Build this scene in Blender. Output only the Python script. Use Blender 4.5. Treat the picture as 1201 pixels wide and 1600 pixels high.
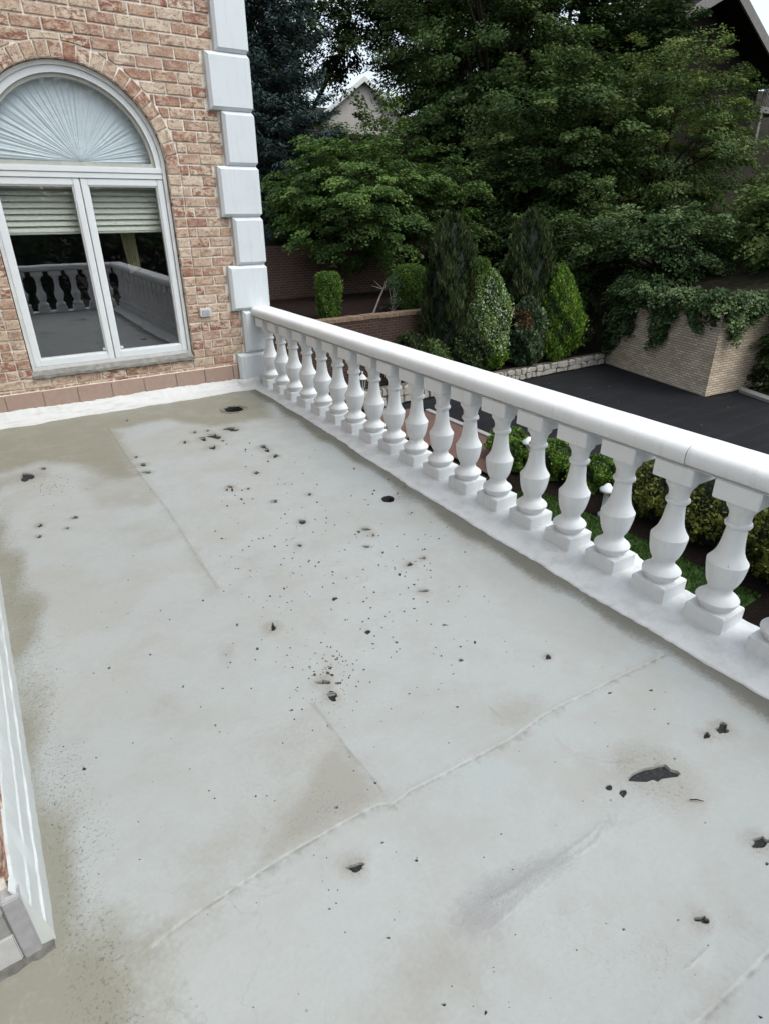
import bpy, bmesh, math, random
import numpy as np
from mathutils import Matrix, Vector
from mathutils.geometry import delaunay_2d_cdt

# ------------------------------------------------------------------ clear
for o in list(bpy.data.objects):
    bpy.data.objects.remove(o, do_unlink=True)
scene = bpy.context.scene
COL = scene.collection
rad = math.radians

# ------------------------------------------------------------------ camera
F_PX = 939.28                      # focal length in pixels of a 1201 x 1600 picture
CAM = np.array([-2.429, -5.783, 1.607])
YAW, PITCH, ROLL = 0.5783, 0.4686, -0.0027
fw = np.array([math.sin(YAW) * math.cos(PITCH), math.cos(YAW) * math.cos(PITCH), -math.sin(PITCH)])
r0 = np.array([math.cos(YAW), -math.sin(YAW), 0.0])
u0 = np.cross(r0, fw)
rt = math.cos(ROLL) * r0 + math.sin(ROLL) * u0
up = -math.sin(ROLL) * r0 + math.cos(ROLL) * u0
cd = bpy.data.cameras.new('camera')
cd.sensor_fit = 'VERTICAL'
cd.sensor_height = 36.0
cd.lens = F_PX / 1600.0 * 36.0
cd.clip_start = 0.02
cd.clip_end = 2000
cam = bpy.data.objects.new('camera', cd)
COL.objects.link(cam)
m = Matrix.Identity(4)
for i in range(3):
    m[i][0], m[i][1], m[i][2], m[i][3] = rt[i], up[i], -fw[i], CAM[i]
cam.matrix_world = m
scene.camera = cam

# ------------------------------------------------------------------ sky, sun, exposure
SUN_EL, SUN_AZ = rad(58), rad(150)          # azimuth clockwise from +Y
w = bpy.data.worlds.new('World')
scene.world = w
w.use_nodes = True
nt = w.node_tree
bg = nt.nodes['Background']
sky = nt.nodes.new('ShaderNodeTexSky')
sky.sky_type = 'NISHITA'
sky.sun_disc = False
sky.sun_elevation = SUN_EL
sky.sun_rotation = SUN_AZ
sky.air_density = 1.0
sky.dust_density = 3.0
sky.ozone_density = 1.0
hs = nt.nodes.new('ShaderNodeHueSaturation')
hs.inputs['Saturation'].default_value = 0.45
hs.inputs['Value'].default_value = 1.0
nt.links.new(sky.outputs[0], hs.inputs['Color'])
tn = nt.nodes.new('ShaderNodeMix'); tn.data_type = 'RGBA'; tn.blend_type = 'MULTIPLY'; tn.inputs[0].default_value = 1.0
tn.inputs[7].default_value = (0.965, 1.0, 1.0, 1)          # cool overcast cast over the whole sky
nt.links.new(hs.outputs[0], tn.inputs[6])
nt.links.new(tn.outputs[2], bg.inputs['Color'])
bg.inputs['Strength'].default_value = 0.15
sl = bpy.data.lights.new('sun', 'SUN')
sl.energy = 0.5
sl.angle = rad(40)
sl.color = (1.0, 0.985, 0.96)
so = bpy.data.objects.new('sun', sl)
COL.objects.link(so)
sd = Vector((math.sin(SUN_AZ) * math.cos(SUN_EL), math.cos(SUN_AZ) * math.cos(SUN_EL), math.sin(SUN_EL)))
so.rotation_euler = sd.to_track_quat('Z', 'Y').to_euler()
so.location = sd * 30
vs = scene.view_settings
vs.view_transform = 'Standard'
vs.look = 'None'
vs.gamma = 1.0
vs.use_curve_mapping = False
vs.exposure = 0.98
scene.render.engine = 'CYCLES'
cy = scene.cycles
cy.max_bounces = 5
cy.diffuse_bounces = 2
cy.glossy_bounces = 3
cy.transmission_bounces = 3
cy.transparent_max_bounces = 8
scene.render.resolution_x, scene.render.resolution_y = 768, 1024


def un(u, v, ax, val):
    """point of the place seen at photo pixel (u, v) on the plane axis = val"""
    d = fw + (u - 600.5) / F_PX * rt - (v - 800) / F_PX * up
    t = (val - CAM[ax]) / d[ax]
    return CAM + t * d


# ------------------------------------------------------------------ helpers
def tag(o, label=None, cat=None, group=None, kind=None):
    if label: o['label'] = label
    if cat: o['category'] = cat
    if group: o['group'] = group
    if kind: o['kind'] = kind
    return o


def link(name, me, parent=None, loc=None, rot=None):
    o = bpy.data.objects.new(name, me)
    COL.objects.link(o)
    if parent is not None: o.parent = parent
    if loc is not None: o.location = loc
    if rot is not None: o.rotation_euler = rot
    return o


def empty(name, loc=(0, 0, 0), parent=None):
    o = link(name, None, parent, loc)
    o.empty_display_size = 0.2
    return o


def mk(name, V, Fc, mat, smooth=False):
    me = bpy.data.meshes.new(name)
    me.from_pydata([tuple(map(float, v)) for v in V], [], [tuple(f) for f in Fc])
    if mat: me.materials.append(mat)
    if smooth: me.polygons.foreach_set('use_smooth', [True] * len(me.polygons))
    me.update()
    return me


def quads_mesh(name, V, nq, mat, tint=None):
    """V (nq*4,3): nq separate quads, with a float attribute tint per vertex"""
    me = bpy.data.meshes.new(name)
    me.vertices.add(nq * 4)
    me.vertices.foreach_set('co', np.ascontiguousarray(V, dtype=np.float32).ravel())
    me.loops.add(nq * 4)
    me.loops.foreach_set('vertex_index', np.arange(nq * 4, dtype=np.int32))
    me.polygons.add(nq)
    me.polygons.foreach_set('loop_start', np.arange(0, nq * 4, 4, dtype=np.int32))
    me.polygons.foreach_set('loop_total', np.full(nq, 4, dtype=np.int32))
    if tint is not None:
        a = me.attributes.new('tint', 'FLOAT', 'POINT')
        a.data.foreach_set('value', np.repeat(tint, 4).astype(np.float32))
    me.materials.append(mat)
    me.update(calc_edges=True)
    return me


class MB:
    def __init__(s): s.V = []; s.F = []
    def add(s, V, Fc):
        n = len(s.V); s.V += [tuple(map(float, v)) for v in V]; s.F += [tuple(i + n for i in f) for f in Fc]
    def box(s, a, b, ch=0.0):
        (x0, y0, z0), (x1, y1, z1) = a, b
        if ch <= 0:
            s.add([(x0, y0, z0), (x1, y0, z0), (x1, y1, z0), (x0, y1, z0), (x0, y0, z1), (x1, y0, z1), (x1, y1, z1), (x0, y1, z1)],
                  [(0, 3, 2, 1), (4, 5, 6, 7), (0, 1, 5, 4), (1, 2, 6, 5), (2, 3, 7, 6), (3, 0, 4, 7)])
        else:
            bm = bmesh.new()
            mt = Matrix.Translation(((x0 + x1) / 2, (y0 + y1) / 2, (z0 + z1) / 2)) @ Matrix.Diagonal((x1 - x0, y1 - y0, z1 - z0, 1))
            bmesh.ops.create_cube(bm, size=1, matrix=mt)
            bmesh.ops.bevel(bm, geom=bm.edges[:], offset=ch, segments=2, affect='EDGES')
            bm.verts.index_update()
            s.add([v.co[:] for v in bm.verts], [[v.index for v in f.verts] for f in bm.faces])
            bm.free()
    def lathe(s, prof, n=20, c=(0, 0, 0)):
        V = []; Fc = []
        for r, z in prof:
            for k in range(n):
                a = 2 * math.pi * k / n
                V.append((c[0] + r * math.cos(a), c[1] + r * math.sin(a), c[2] + z))
        for i in range(len(prof) - 1):
            for k in range(n):
                k2 = (k + 1) % n
                Fc.append((i * n + k, i * n + k2, (i + 1) * n + k2, (i + 1) * n + k))
        Fc.append(tuple(range(n - 1, -1, -1)))
        t = (len(prof) - 1) * n
        Fc.append(tuple(range(t, t + n)))
        s.add(V, Fc)
    def tube(s, pts, rads, n=6):
        pts = [Vector(p) for p in pts]
        V = []; Fc = []
        for i, p in enumerate(pts):
            d = (pts[min(i + 1, len(pts) - 1)] - pts[max(i - 1, 0)]).normalized()
            a = d.orthogonal().normalized(); b = d.cross(a)
            if i and len(V) >= n:
                pa = (Vector(V[-n]) - pts[i - 1]); pa = (pa - d * pa.dot(d))
                if pa.length > 1e-6: a = pa.normalized(); b = d.cross(a)
            for k in range(n):
                t = 2 * math.pi * k / n
                V.append(tuple(p + (a * math.cos(t) + b * math.sin(t)) * rads[i]))
        for i in range(len(pts) - 1):
            for k in range(n):
                k2 = (k + 1) % n
                Fc.append((i * n + k, i * n + k2, (i + 1) * n + k2, (i + 1) * n + k))
        Fc.append(tuple(range(n - 1, -1, -1)))
        Fc.append(tuple(range((len(pts) - 1) * n, len(pts) * n)))
        s.add(V, Fc)
    def mesh(s, name, mat, smooth=False): return mk(name, s.V, s.F, mat, smooth)
    def obj(s, name, mat, parent=None, smooth=False, loc=None): return link(name, s.mesh(name, mat, smooth), parent, loc)


def smooth_by_angle(me, ang=35):
    me.polygons.foreach_set('use_smooth', [True] * len(me.polygons))
    bm = bmesh.new(); bm.from_mesh(me)
    for e in bm.edges:
        if len(e.link_faces) == 2 and e.calc_face_angle(0) > rad(ang): e.smooth = False
    bm.to_mesh(me); bm.free()


# ------------------------------------------------------------------ materials
class M:
    """small node-graph builder"""
    def __init__(s, name):
        s.m = bpy.data.materials.new(name); s.m.use_nodes = True
        s.t = s.m.node_tree; s.b = s.t.nodes['Principled BSDF']; s.out = s.t.nodes['Material Output']
    def n(s, typ, **kw):
        x = s.t.nodes.new(typ)
        for k, v in kw.items(): setattr(x, k, v)
        return x
    def l(s, a, b): s.t.links.new(a, b)
    def pos(s): return s.n('ShaderNodeNewGeometry').outputs['Position']
    def objc(s, rnd=True):
        o = s.n('ShaderNodeTexCoord').outputs['Object']
        if not rnd: return o
        i = s.n('ShaderNodeObjectInfo')
        mu = s.n('ShaderNodeMath', operation='MULTIPLY'); mu.inputs[1].default_value = 91.7
        s.l(i.outputs['Random'], mu.inputs[0])
        v = s.n('ShaderNodeVectorMath', operation='ADD'); s.l(o, v.inputs[0]); s.l(mu.outputs[0], v.inputs[1])
        return v.outputs[0]
    def noise(s, vec, scale, detail=4, rough=0.55, dist=0.0):
        x = s.n('ShaderNodeTexNoise'); x.inputs['Scale'].default_value = scale
        x.inputs['Detail'].default_value = detail; x.inputs['Roughness'].default_value = rough
        x.inputs['Distortion'].default_value = dist
        s.l(vec, x.inputs['Vector']); return x.outputs['Fac']
    def ramp(s, fac, stops, interp='LINEAR'):
        x = s.n('ShaderNodeValToRGB'); x.color_ramp.interpolation = interp
        e = x.color_ramp.elements
        while len(e) < len(stops): e.new(0.5)
        for q, (p, c) in zip(e, stops):
            q.position = p
            q.color = (c, c, c, 1) if isinstance(c, (int, float)) else (*c, 1)
        s.l(fac, x.inputs['Fac']); return x.outputs['Color']
    def mix(s, fac, a, b, typ='MIX'):
        x = s.n('ShaderNodeMix', data_type='RGBA', blend_type=typ)
        for sock, v in ((x.inputs[0], fac), (x.inputs[6], a), (x.inputs[7], b)):
            if isinstance(v, (int, float)): sock.default_value = v
            elif isinstance(v, tuple): sock.default_value = (*v, 1)
            else: s.l(v, sock)
        return x.outputs[2]
    def math(s, op, a, b=None, clamp=False):
        x = s.n('ShaderNodeMath', operation=op); x.use_clamp = clamp
        for sock, v in ((x.inputs[0], a), (x.inputs[1], b)):
            if v is None: continue
            if isinstance(v, (int, float)): sock.default_value = v
            else: s.l(v, sock)
        return x.outputs[0]
    def attr(s, name): return s.n('ShaderNodeAttribute', attribute_name=name).outputs['Fac']
    def bump(s, h, strength=0.3, dist=0.01, prev=None):
        x = s.n('ShaderNodeBump'); x.inputs['Strength'].default_value = strength; x.inputs['Distance'].default_value = dist
        s.l(h, x.inputs['Height'])
        if prev is not None: s.l(prev, x.inputs['Normal'])
        return x.outputs['Normal']
    def fin(s, col=None, rough=None, normal=None, spec=None, metal=None):
        for nm, v in (('Base Color', col), ('Roughness', rough), ('Normal', normal), ('Specular IOR Level', spec), ('Metallic', metal)):
            if v is None: continue
            if isinstance(v, tuple): s.b.inputs[nm].default_value = (*v, 1)
            elif isinstance(v, (int, float)): s.b.inputs[nm].default_value = v
            else: s.l(v, s.b.inputs[nm])
        return s.m


def simple(name, col, rough=0.6, scale=20, var=0.15, bump=0.2, bdist=0.004, obj=False, spec=None):
    k = M(name); p = k.objc() if obj else k.pos()
    n1 = k.noise(p, scale, 5); n2 = k.noise(p, scale * 0.13, 3)
    d = tuple(c * (1 - var) for c in col); li = tuple(min(1, c * (1 + var)) for c in col)
    c = k.mix(k.ramp(n1, [(0.3, 0), (0.7, 1)]), d, li)
    c = k.mix(k.math('MULTIPLY', k.ramp(n2, [(0.35, 0), (0.7, 1)]), 0.5), c, d)
    return k.fin(c, rough, k.bump(n1, bump, bdist), spec)


def mat_white(name, col=(0.78, 0.79, 0.80), grime=0.35):
    k = M(name); p = k.pos()
    n1 = k.noise(p, 9, 6, 0.62); n2 = k.noise(p, 70, 4); n3 = k.noise(p, 2.2, 3); n4 = k.noise(p, 38, 3, 0.7)
    c = k.mix(k.math('MULTIPLY', k.ramp(n1, [(0.52, 0), (0.75, 1)]), grime), col, (col[0] * .80, col[1] * .80, col[2] * .77))
    c = k.mix(k.math('MULTIPLY', k.ramp(n3, [(0.4, 0), (0.7, 1)]), grime * .6), c, (col[0] * .88, col[1] * .885, col[2] * .87))
    c = k.mix(k.ramp(n4, [(0.70, 0), (0.73, 0.6)]), c, (0.40, 0.39, 0.36))
    st = k.n('ShaderNodeMapping'); st.inputs['Scale'].default_value = (30, 30, 2.2); k.l(p, st.inputs['Vector'])
    n6 = k.noise(st.outputs[0], 1.0, 4, 0.6)
    c = k.mix(k.math('MULTIPLY', k.ramp(n6, [(0.54, 0), (0.68, 1)]), grime * .8), c, (col[0] * .74, col[1] * .745, col[2] * .72))
    b = k.bump(n2, 0.10, 0.004); b = k.bump(n1, 0.18, 0.008, b)
    return k.fin(c, 0.5, b)


def mat_flash():
    k = M('white_roof_coating'); p = k.pos()
    st = k.n('ShaderNodeMapping'); st.inputs['Scale'].default_value = (6, 45, 45); k.l(p, st.inputs['Vector'])
    n1 = k.noise(st.outputs[0], 1.0, 5, 0.65); n2 = k.noise(p, 13, 5, 0.6); n3 = k.noise(p, 55, 3)
    c = k.mix(k.math('MULTIPLY', k.ramp(n1, [(0.5, 0), (0.66, 1)]), 0.4), (0.56, 0.575, 0.57), (0.33, 0.34, 0.33))
    c = k.mix(k.math('MULTIPLY', k.ramp(n2, [(0.5, 0), (0.75, 1)]), 0.6), c, (0.47, 0.47, 0.44))
    b = k.bump(n1, 0.45, 0.008); b = k.bump(n3, 0.15, 0.004, b)
    return k.fin(c, 0.55, b)


def mat_basecoat():
    k = M('balustrade_base_coating'); p = k.pos()
    n2 = k.noise(p, 11, 6, 0.65); n3 = k.noise(p, 60, 3); n4 = k.noise(p, 27, 4, 0.7, 1.5)
    c = k.mix(k.math('MULTIPLY', k.ramp(n2, [(0.45, 0), (0.66, 1)]), 0.6), (0.63, 0.65, 0.65), (0.46, 0.47, 0.45))
    c = k.mix(k.ramp(n4, [(0.64, 0), (0.68, 0.55)]), c, (0.36, 0.36, 0.33))
    b = k.bump(n2, 0.25, 0.012); b = k.bump(n3, 0.15, 0.004, b)
    return k.fin(c, 0.55, b)


def mat_brick():
    k = M('mottled_brick'); p = k.objc()
    info = k.n('ShaderNodeObjectInfo').outputs['Random']
    base = k.ramp(info, [(0.0, (0.52, 0.41, 0.295)), (0.16, (0.62, 0.525, 0.395)), (0.30, (0.45, 0.295, 0.20)), (0.42, (0.57, 0.455, 0.335)),
                         (0.54, (0.33, 0.165, 0.105)), (0.66, (0.63, 0.545, 0.42)), (0.78, (0.50, 0.36, 0.255)), (0.9, (0.40, 0.225, 0.15)), (1.0, (0.58, 0.48, 0.36))])
    mp = k.n('ShaderNodeMapping'); mp.inputs['Scale'].default_value = (1, 1, 1.7); k.l(p, mp.inputs['Vector'])
    n1 = k.noise(mp.outputs[0], 17, 5, 0.66, 0.9); n2 = k.noise(mp.outputs[0], 34, 5, 0.68, 1.2); n3 = k.noise(p, 110, 3)
    n4 = k.noise(mp.outputs[0], 9, 3, 0.5)
    c = k.mix(k.math('MULTIPLY', k.ramp(n4, [(0.4, 0), (0.62, 1)]), 0.5), base, (0.64, 0.545, 0.44))
    redamt = k.math('MULTIPLY', k.ramp(n1, [(0.45, 0), (0.56, 1)]), k.ramp(k.math('FRACT', k.math('MULTIPLY', info, 7.31)), [(0.15, 0.25), (0.9, 1.0)]))
    c = k.mix(redamt, c, (0.235, 0.088, 0.058))
    c = k.mix(k.math('MULTIPLY', k.ramp(n2, [(0.53, 0), (0.60, 1)]), 0.72), c, (0.11, 0.055, 0.038))
    c = k.mix(k.math('MULTIPLY', k.ramp(n3, [(0.4, 0), (0.65, 1)]), 0.18), c, (0.55, 0.47, 0.38))
    h = k.math('ADD', k.math('MULTIPLY', n2, -0.8), n3)
    return k.fin(c, 0.85, k.bump(h, 0.55, 0.004), 0.25)


def mat_floor():
    k = M('terrace_coating'); p = k.pos()
    a_ol, a_br, a_gr, a_pu = k.attr('olive'), k.attr('brown'), k.attr('grit'), k.attr('purple')
    n0 = k.noise(p, 0.9, 4, 0.5); n1 = k.noise(p, 4.5, 6, 0.62); n2 = k.noise(p, 26, 5, 0.6); n3 = k.noise(p, 150, 3, 0.6)
    n5 = k.noise(p, 13, 5, 0.65, 0.8); n6 = k.noise(p, 75, 4, 0.7)
    c = k.mix(k.ramp(n0, [(0.35, 0), (0.65, 1)]), (0.350, 0.378, 0.372), (0.372, 0.390, 0.378))
    c = k.mix(k.math('MULTIPLY', k.ramp(n1, [(0.45, 0), (0.70, 1)]), 0.55), c, (0.315, 0.312, 0.290))
    c = k.mix(k.math('MULTIPLY', k.ramp(n2, [(0.45, 0), (0.75, 1)]), 0.22), c, (0.44, 0.45, 0.44))
    n7 = k.noise(p, 2.1, 5, 0.6, 0.5)
    c = k.mix(k.math('MULTIPLY', k.ramp(n7, [(0.50, 0), (0.60, 1)]), 0.42), c, (0.325, 0.322, 0.288))
    cr = k.n('ShaderNodeTexVoronoi', feature='DISTANCE_TO_EDGE'); cr.inputs['Scale'].default_value = 3.1
    wv = k.n('ShaderNodeVectorMath', operation='ADD'); k.l(p, wv.inputs[0])
    nv = k.n('ShaderNodeTexNoise'); nv.inputs['Scale'].default_value = 6; nv.inputs['Detail'].default_value = 4; k.l(p, nv.inputs['Vector'])
    sc_ = k.n('ShaderNodeVectorMath', operation='SCALE'); k.l(nv.outputs['Color'], sc_.inputs[0]); sc_.inputs['Scale'].default_value = 0.35
    k.l(sc_.outputs[0], wv.inputs[1]); k.l(wv.outputs[0], cr.inputs['Vector'])
    hair = k.math('MULTIPLY', k.ramp(cr.outputs['Distance'], [(0.004, 1), (0.012, 0)]), k.ramp(n0, [(0.5, 0), (0.62, 0.35)]))
    c = k.mix(hair, c, (0.24, 0.24, 0.22))
    # scattered streaks of pale scuff
    c = k.mix(k.math('MULTIPLY', k.ramp(n5, [(0.62, 0), (0.68, 1)]), 0.25), c, (0.33, 0.33, 0.315))
    c = k.mix(k.math('MULTIPLY', k.ramp(n6, [(0.40, 0), (0.70, 1)]), 0.30), c, (0.30, 0.31, 0.295))
    c = k.mix(k.math('MULTIPLY', k.ramp(n3, [(0.60, 0), (0.72, 1)]), 0.30), c, (0.50, 0.51, 0.49))
    def blend(c, a, col, lo=0.15, hi=0.7, amt=0.85, edge=0.55):
        f = k.math('ADD', a, k.math('MULTIPLY', k.math('SUBTRACT', n1, 0.5), edge))
        f = k.math('ADD', f, k.math('MULTIPLY', k.math('SUBTRACT', n2, 0.5), edge * .8))
        f = k.math('ADD', f, k.math('MULTIPLY', k.math('SUBTRACT', n6, 0.5), edge * .8))
        f = k.math('MULTIPLY', f, k.math('MULTIPLY', a, 6.0, True))
        return k.mix(k.math('MULTIPLY', k.ramp(f, [(lo, 0), (hi, 1)]), amt), c, col)
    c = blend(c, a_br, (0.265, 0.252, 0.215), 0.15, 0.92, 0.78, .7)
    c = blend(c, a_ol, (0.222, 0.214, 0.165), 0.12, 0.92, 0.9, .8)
    c = blend(c, k.attr('base_band'), (0.135, 0.132, 0.108), 0.25, 0.9, 0.9, .7)
    c = blend(c, a_pu, (0.262, 0.262, 0.262), 0.12, 0.8, 0.75, .9)
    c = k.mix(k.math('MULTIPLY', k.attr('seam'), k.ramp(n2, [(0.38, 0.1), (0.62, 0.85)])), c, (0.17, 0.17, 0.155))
    # grit: dark pits where the coating has worn to the mineral surface
    sp = k.ramp(k.noise(p, 95, 4, 0.75), [(0.56, 0), (0.63, 1)])
    c = k.mix(k.math('MULTIPLY', k.math('MULTIPLY', sp, k.ramp(k.math('ADD', a_gr, k.math('MULTIPLY', k.math('SUBTRACT', n5, .5), .9)), [(0.25, 0), (0.7, 1)])), 0.75), c, (0.10, 0.10, 0.085))
    # fine dark specks over the whole deck
    vo = k.n('ShaderNodeTexVoronoi'); vo.inputs['Scale'].default_value = 16; k.l(p, vo.inputs['Vector'])
    spk = k.math('MULTIPLY', k.ramp(vo.outputs['Distance'], [(0.045, 1), (0.07, 0)]), k.ramp(k.noise(p, 2.1, 3), [(0.52, 0), (0.62, 1)]))
    c = k.mix(k.math('MULTIPLY', spk, 0.7), c, (0.07, 0.07, 0.07))
    hb = k.math('ADD', k.math('MULTIPLY', n3, 0.25), n2)
    b = k.bump(hb, 0.16, 0.006)
    gb = k.math('MULTIPLY', k.noise(p, 120, 3, 0.7), k.math('ADD', k.math('MULTIPLY', k.math('ADD', a_gr, a_pu), 1.0), 0.08))
    b = k.bump(gb, 0.5, 0.006, b)
    r = k.ramp(n1, [(0.3, 0.36), (0.7, 0.55)])
    return k.fin(c, r, b, 0.4)


def mat_wallbrick(name, c1, c2, mort, bw, rh, msize=0.012, axis='xz', stain=(0.10, 0.075, 0.055), st=0.5):
    k = M(name); p = k.pos()
    sx = k.n('ShaderNodeSeparateXYZ'); k.l(p, sx.inputs[0])
    cx = k.n('ShaderNodeCombineXYZ')
    a = k.math('ADD', sx.outputs[0], sx.outputs[1]) if axis == 'xy' else sx.outputs[{'x': 0, 'y': 1}[axis[0]]]
    k.l(a, cx.inputs[0]); k.l(sx.outputs[2], cx.inputs[1])
    br = k.n('ShaderNodeTexBrick')
    k.l(cx.outputs[0], br.inputs['Vector'])
    br.inputs['Color1'].default_value = (*c1, 1); br.inputs['Color2'].default_value = (*c2, 1); br.inputs['Mortar'].default_value = (*mort, 1)
    br.inputs['Scale'].default_value = 1.0; br.inputs['Brick Width'].default_value = bw; br.inputs['Row Height'].default_value = rh
    br.inputs['Mortar Size'].default_value = msize; br.inputs['Mortar Smooth'].default_value = 0.3
    n1 = k.noise(p, 1.3, 5, 0.6); n2 = k.noise(p, 12, 5, 0.65); n3 = k.noise(p, 0.6, 3)
    c = k.mix(k.math('MULTIPLY', k.ramp(n2, [(0.35, 0), (0.7, 1)]), 0.4), br.outputs['Color'], tuple(x * 0.6 for x in c1))
    c = k.mix(k.math('MULTIPLY', k.ramp(n1, [(0.48, 0), (0.68, 1)]), st), c, stain)
    h = k.math('ADD', k.math('MULTIPLY', br.outputs['Fac'], -1.0), k.math('MULTIPLY', n2, 0.5))
    return k.fin(c, 0.9, k.bump(h, 0.8, 0.02), 0.2)


def mat_leaf(name, stops, trans=0.22, rough=0.5):
    k = M(name)
    t = k.attr('tint')
    c = k.ramp(t, stops)
    df = k.n('ShaderNodeBsdfDiffuse'); k.l(c, df.inputs['Color'])
    tr = k.n('ShaderNodeBsdfTranslucent'); k.l(c, tr.inputs['Color'])
    mx = k.n('ShaderNodeMixShader'); mx.inputs[0].default_value = trans
    k.l(df.outputs[0], mx.inputs[1]); k.l(tr.outputs[0], mx.inputs[2])
    gl = k.n('ShaderNodeBsdfGlossy'); gl.inputs['Roughness'].default_value = rough; gl.inputs[0].default_value = (1, 1, 1, 1)
    m2 = k.n('ShaderNodeMixShader'); m2.inputs[0].default_value = 0.012
    k.l(mx.outputs[0], m2.inputs[1]); k.l(gl.outputs[0], m2.inputs[2]); k.l(m2.outputs[0], k.out.inputs['Surface'])
    return k.m


def mat_glass(name, tint=(0.62, 0.68, 0.67), ior=2.6):
    k = M(name)
    tp = k.n('ShaderNodeBsdfTransparent'); tp.inputs[0].default_value = (*tint, 1)
    gl = k.n('ShaderNodeBsdfGlossy'); gl.inputs['Roughness'].default_value = 0.012
    gl.inputs[0].default_value = (0.95, 0.97, 1, 1)
    fr = k.n('ShaderNodeFresnel')
    bf = k.n('ShaderNodeNewGeometry').outputs['Backfacing']
    k.l(k.math('ADD', k.math('MULTIPLY', bf, 1 / ior - ior), ior), fr.inputs[0])
    n = k.noise(k.pos(), 3.5, 2); b = k.bump(n, 0.02, 0.01)
    k.l(b, gl.inputs['Normal'])
    mx = k.n('ShaderNodeMixShader'); k.l(fr.outputs[0], mx.inputs[0])
    k.l(tp.outputs[0], mx.inputs[1]); k.l(gl.outputs[0], mx.inputs[2]); k.l(mx.outputs[0], k.out.inputs['Surface'])
    return k.m


WHITE = mat_white('white_masonry_paint', (0.76, 0.785, 0.79))
QUOIN = mat_white('painted_quoin', (0.63, 0.675, 0.695), 0.3)
FLASH = mat_flash()
BASEC = mat_basecoat()
BRICK = mat_brick()
MORTAR = simple('cream_mortar', (0.84, 0.78, 0.69), 0.9, 60, 0.2, 0.6, 0.004)
TILE = simple('pink_stone_tile', (0.37, 0.265, 0.215), 0.6, 24, 0.10, 0.15, 0.003, obj=True)
SILL = simple('weathered_stone_sill', (0.22, 0.215, 0.195), 0.8, 22, 0.35, 0.5, 0.004)
VINYL = simple('white_vinyl', (0.70, 0.735, 0.75), 0.4, 15, 0.04, 0.04, 0.002)
OLDW = simple('weathered_white_trim', (0.60, 0.61, 0.60), 0.55, 13, 0.12, 0.12, 0.003)
METAL = simple('dull_aluminium', (0.36, 0.355, 0.37), 0.5, 40, 0.12, 0.1, 0.002)
DARKM = simple('dark_caulk', (0.05, 0.05, 0.04), 0.9, 40, 0.3, 0.4, 0.004)
BITU = None
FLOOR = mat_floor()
GLASS = mat_glass('window_glass', (0.94, 0.97, 0.95))
GLASS2 = mat_glass('arch_glass', (0.97, 0.99, 1.0), 1.6)
FABRIC = simple('sheer_white_fabric', (0.60, 0.67, 0.70), 0.9, 60, 0.04, 0.1, 0.002)
SLAT = simple('cream_blind_slat', (0.74, 0.76, 0.69), 0.6, 30, 0.04, 0.05, 0.002)
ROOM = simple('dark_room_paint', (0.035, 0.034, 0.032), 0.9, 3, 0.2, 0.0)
CURT = simple('olive_curtain_cloth', (0.30, 0.27, 0.17), 0.9, 40, 0.1, 0.1)
k = M('asphalt'); p = k.pos()
mpp = k.n('ShaderNodeMapping'); mpp.inputs['Scale'].default_value = (.35, 3.0, 1); mpp.inputs['Rotation'].default_value = (0, 0, .5); k.l(p, mpp.inputs['Vector'])
n1 = k.noise(p, 110, 4, .7); n2 = k.noise(p, .8, 5, .6); n3 = k.noise(mpp.outputs[0], 1.6, 4, .55)
c = k.mix(k.ramp(n1, [(.35, 0), (.75, 1)]), (.007, .0075, .0085), (.020, .021, .023))
c = k.mix(k.math('MULTIPLY', k.ramp(n2, [(.42, 0), (.68, 1)]), .5), c, (.022, .022, .024))
c = k.mix(k.math('MULTIPLY', k.ramp(n3, [(.5, 0), (.7, 1)]), .45), c, (.028, .028, .029))
ASPH = k.fin(c, .85, k.bump(n1, .6, .006), .12)
CONC = simple('concrete_edging', (0.30, 0.29, 0.27), 0.9, 12, 0.2, 0.4, 0.006)
MULCH = simple('bark_mulch', (0.013, 0.009, 0.007), 0.95, 45, 0.5, 1.0, 0.03, spec=0.08)
SOIL = simple('dark_bed_soil', (0.020, 0.012, 0.010), 0.95, 30, 0.5, 1.0, 0.03, spec=0.08)
FOREST = simple('forest_floor', (0.022, 0.02, 0.012), 0.95, 5, 0.5, 1.0, 0.05, spec=0.08)
LAWN = simple('lawn_ground', (0.035, 0.075, 0.012), 0.95, 25, 0.35, 1.0, 0.02)
STONE = simple('pale_rubble_stone', (0.37, 0.345, 0.30), 0.85, 14, 0.25, 0.7, 0.015, obj=True)
GROUT = simple('stone_wall_mortar', (0.10, 0.09, 0.075), 0.95, 30, 0.3, 0.6, 0.01)
BARK = simple('bark', (0.035, 0.028, 0.021), 0.95, 14, 0.4, 1.0, 0.03, spec=0.08)
GREYW = simple('bleached_wood', (0.17, 0.16, 0.14), 0.9, 20, 0.3, 0.6, 0.01)
PATH = mat_wallbrick('unused', (0.2, 0.08, 0.06), (0.16, 0.07, 0.05), (0.09, 0.08, 0.07), 0.2, 0.1)


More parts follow.
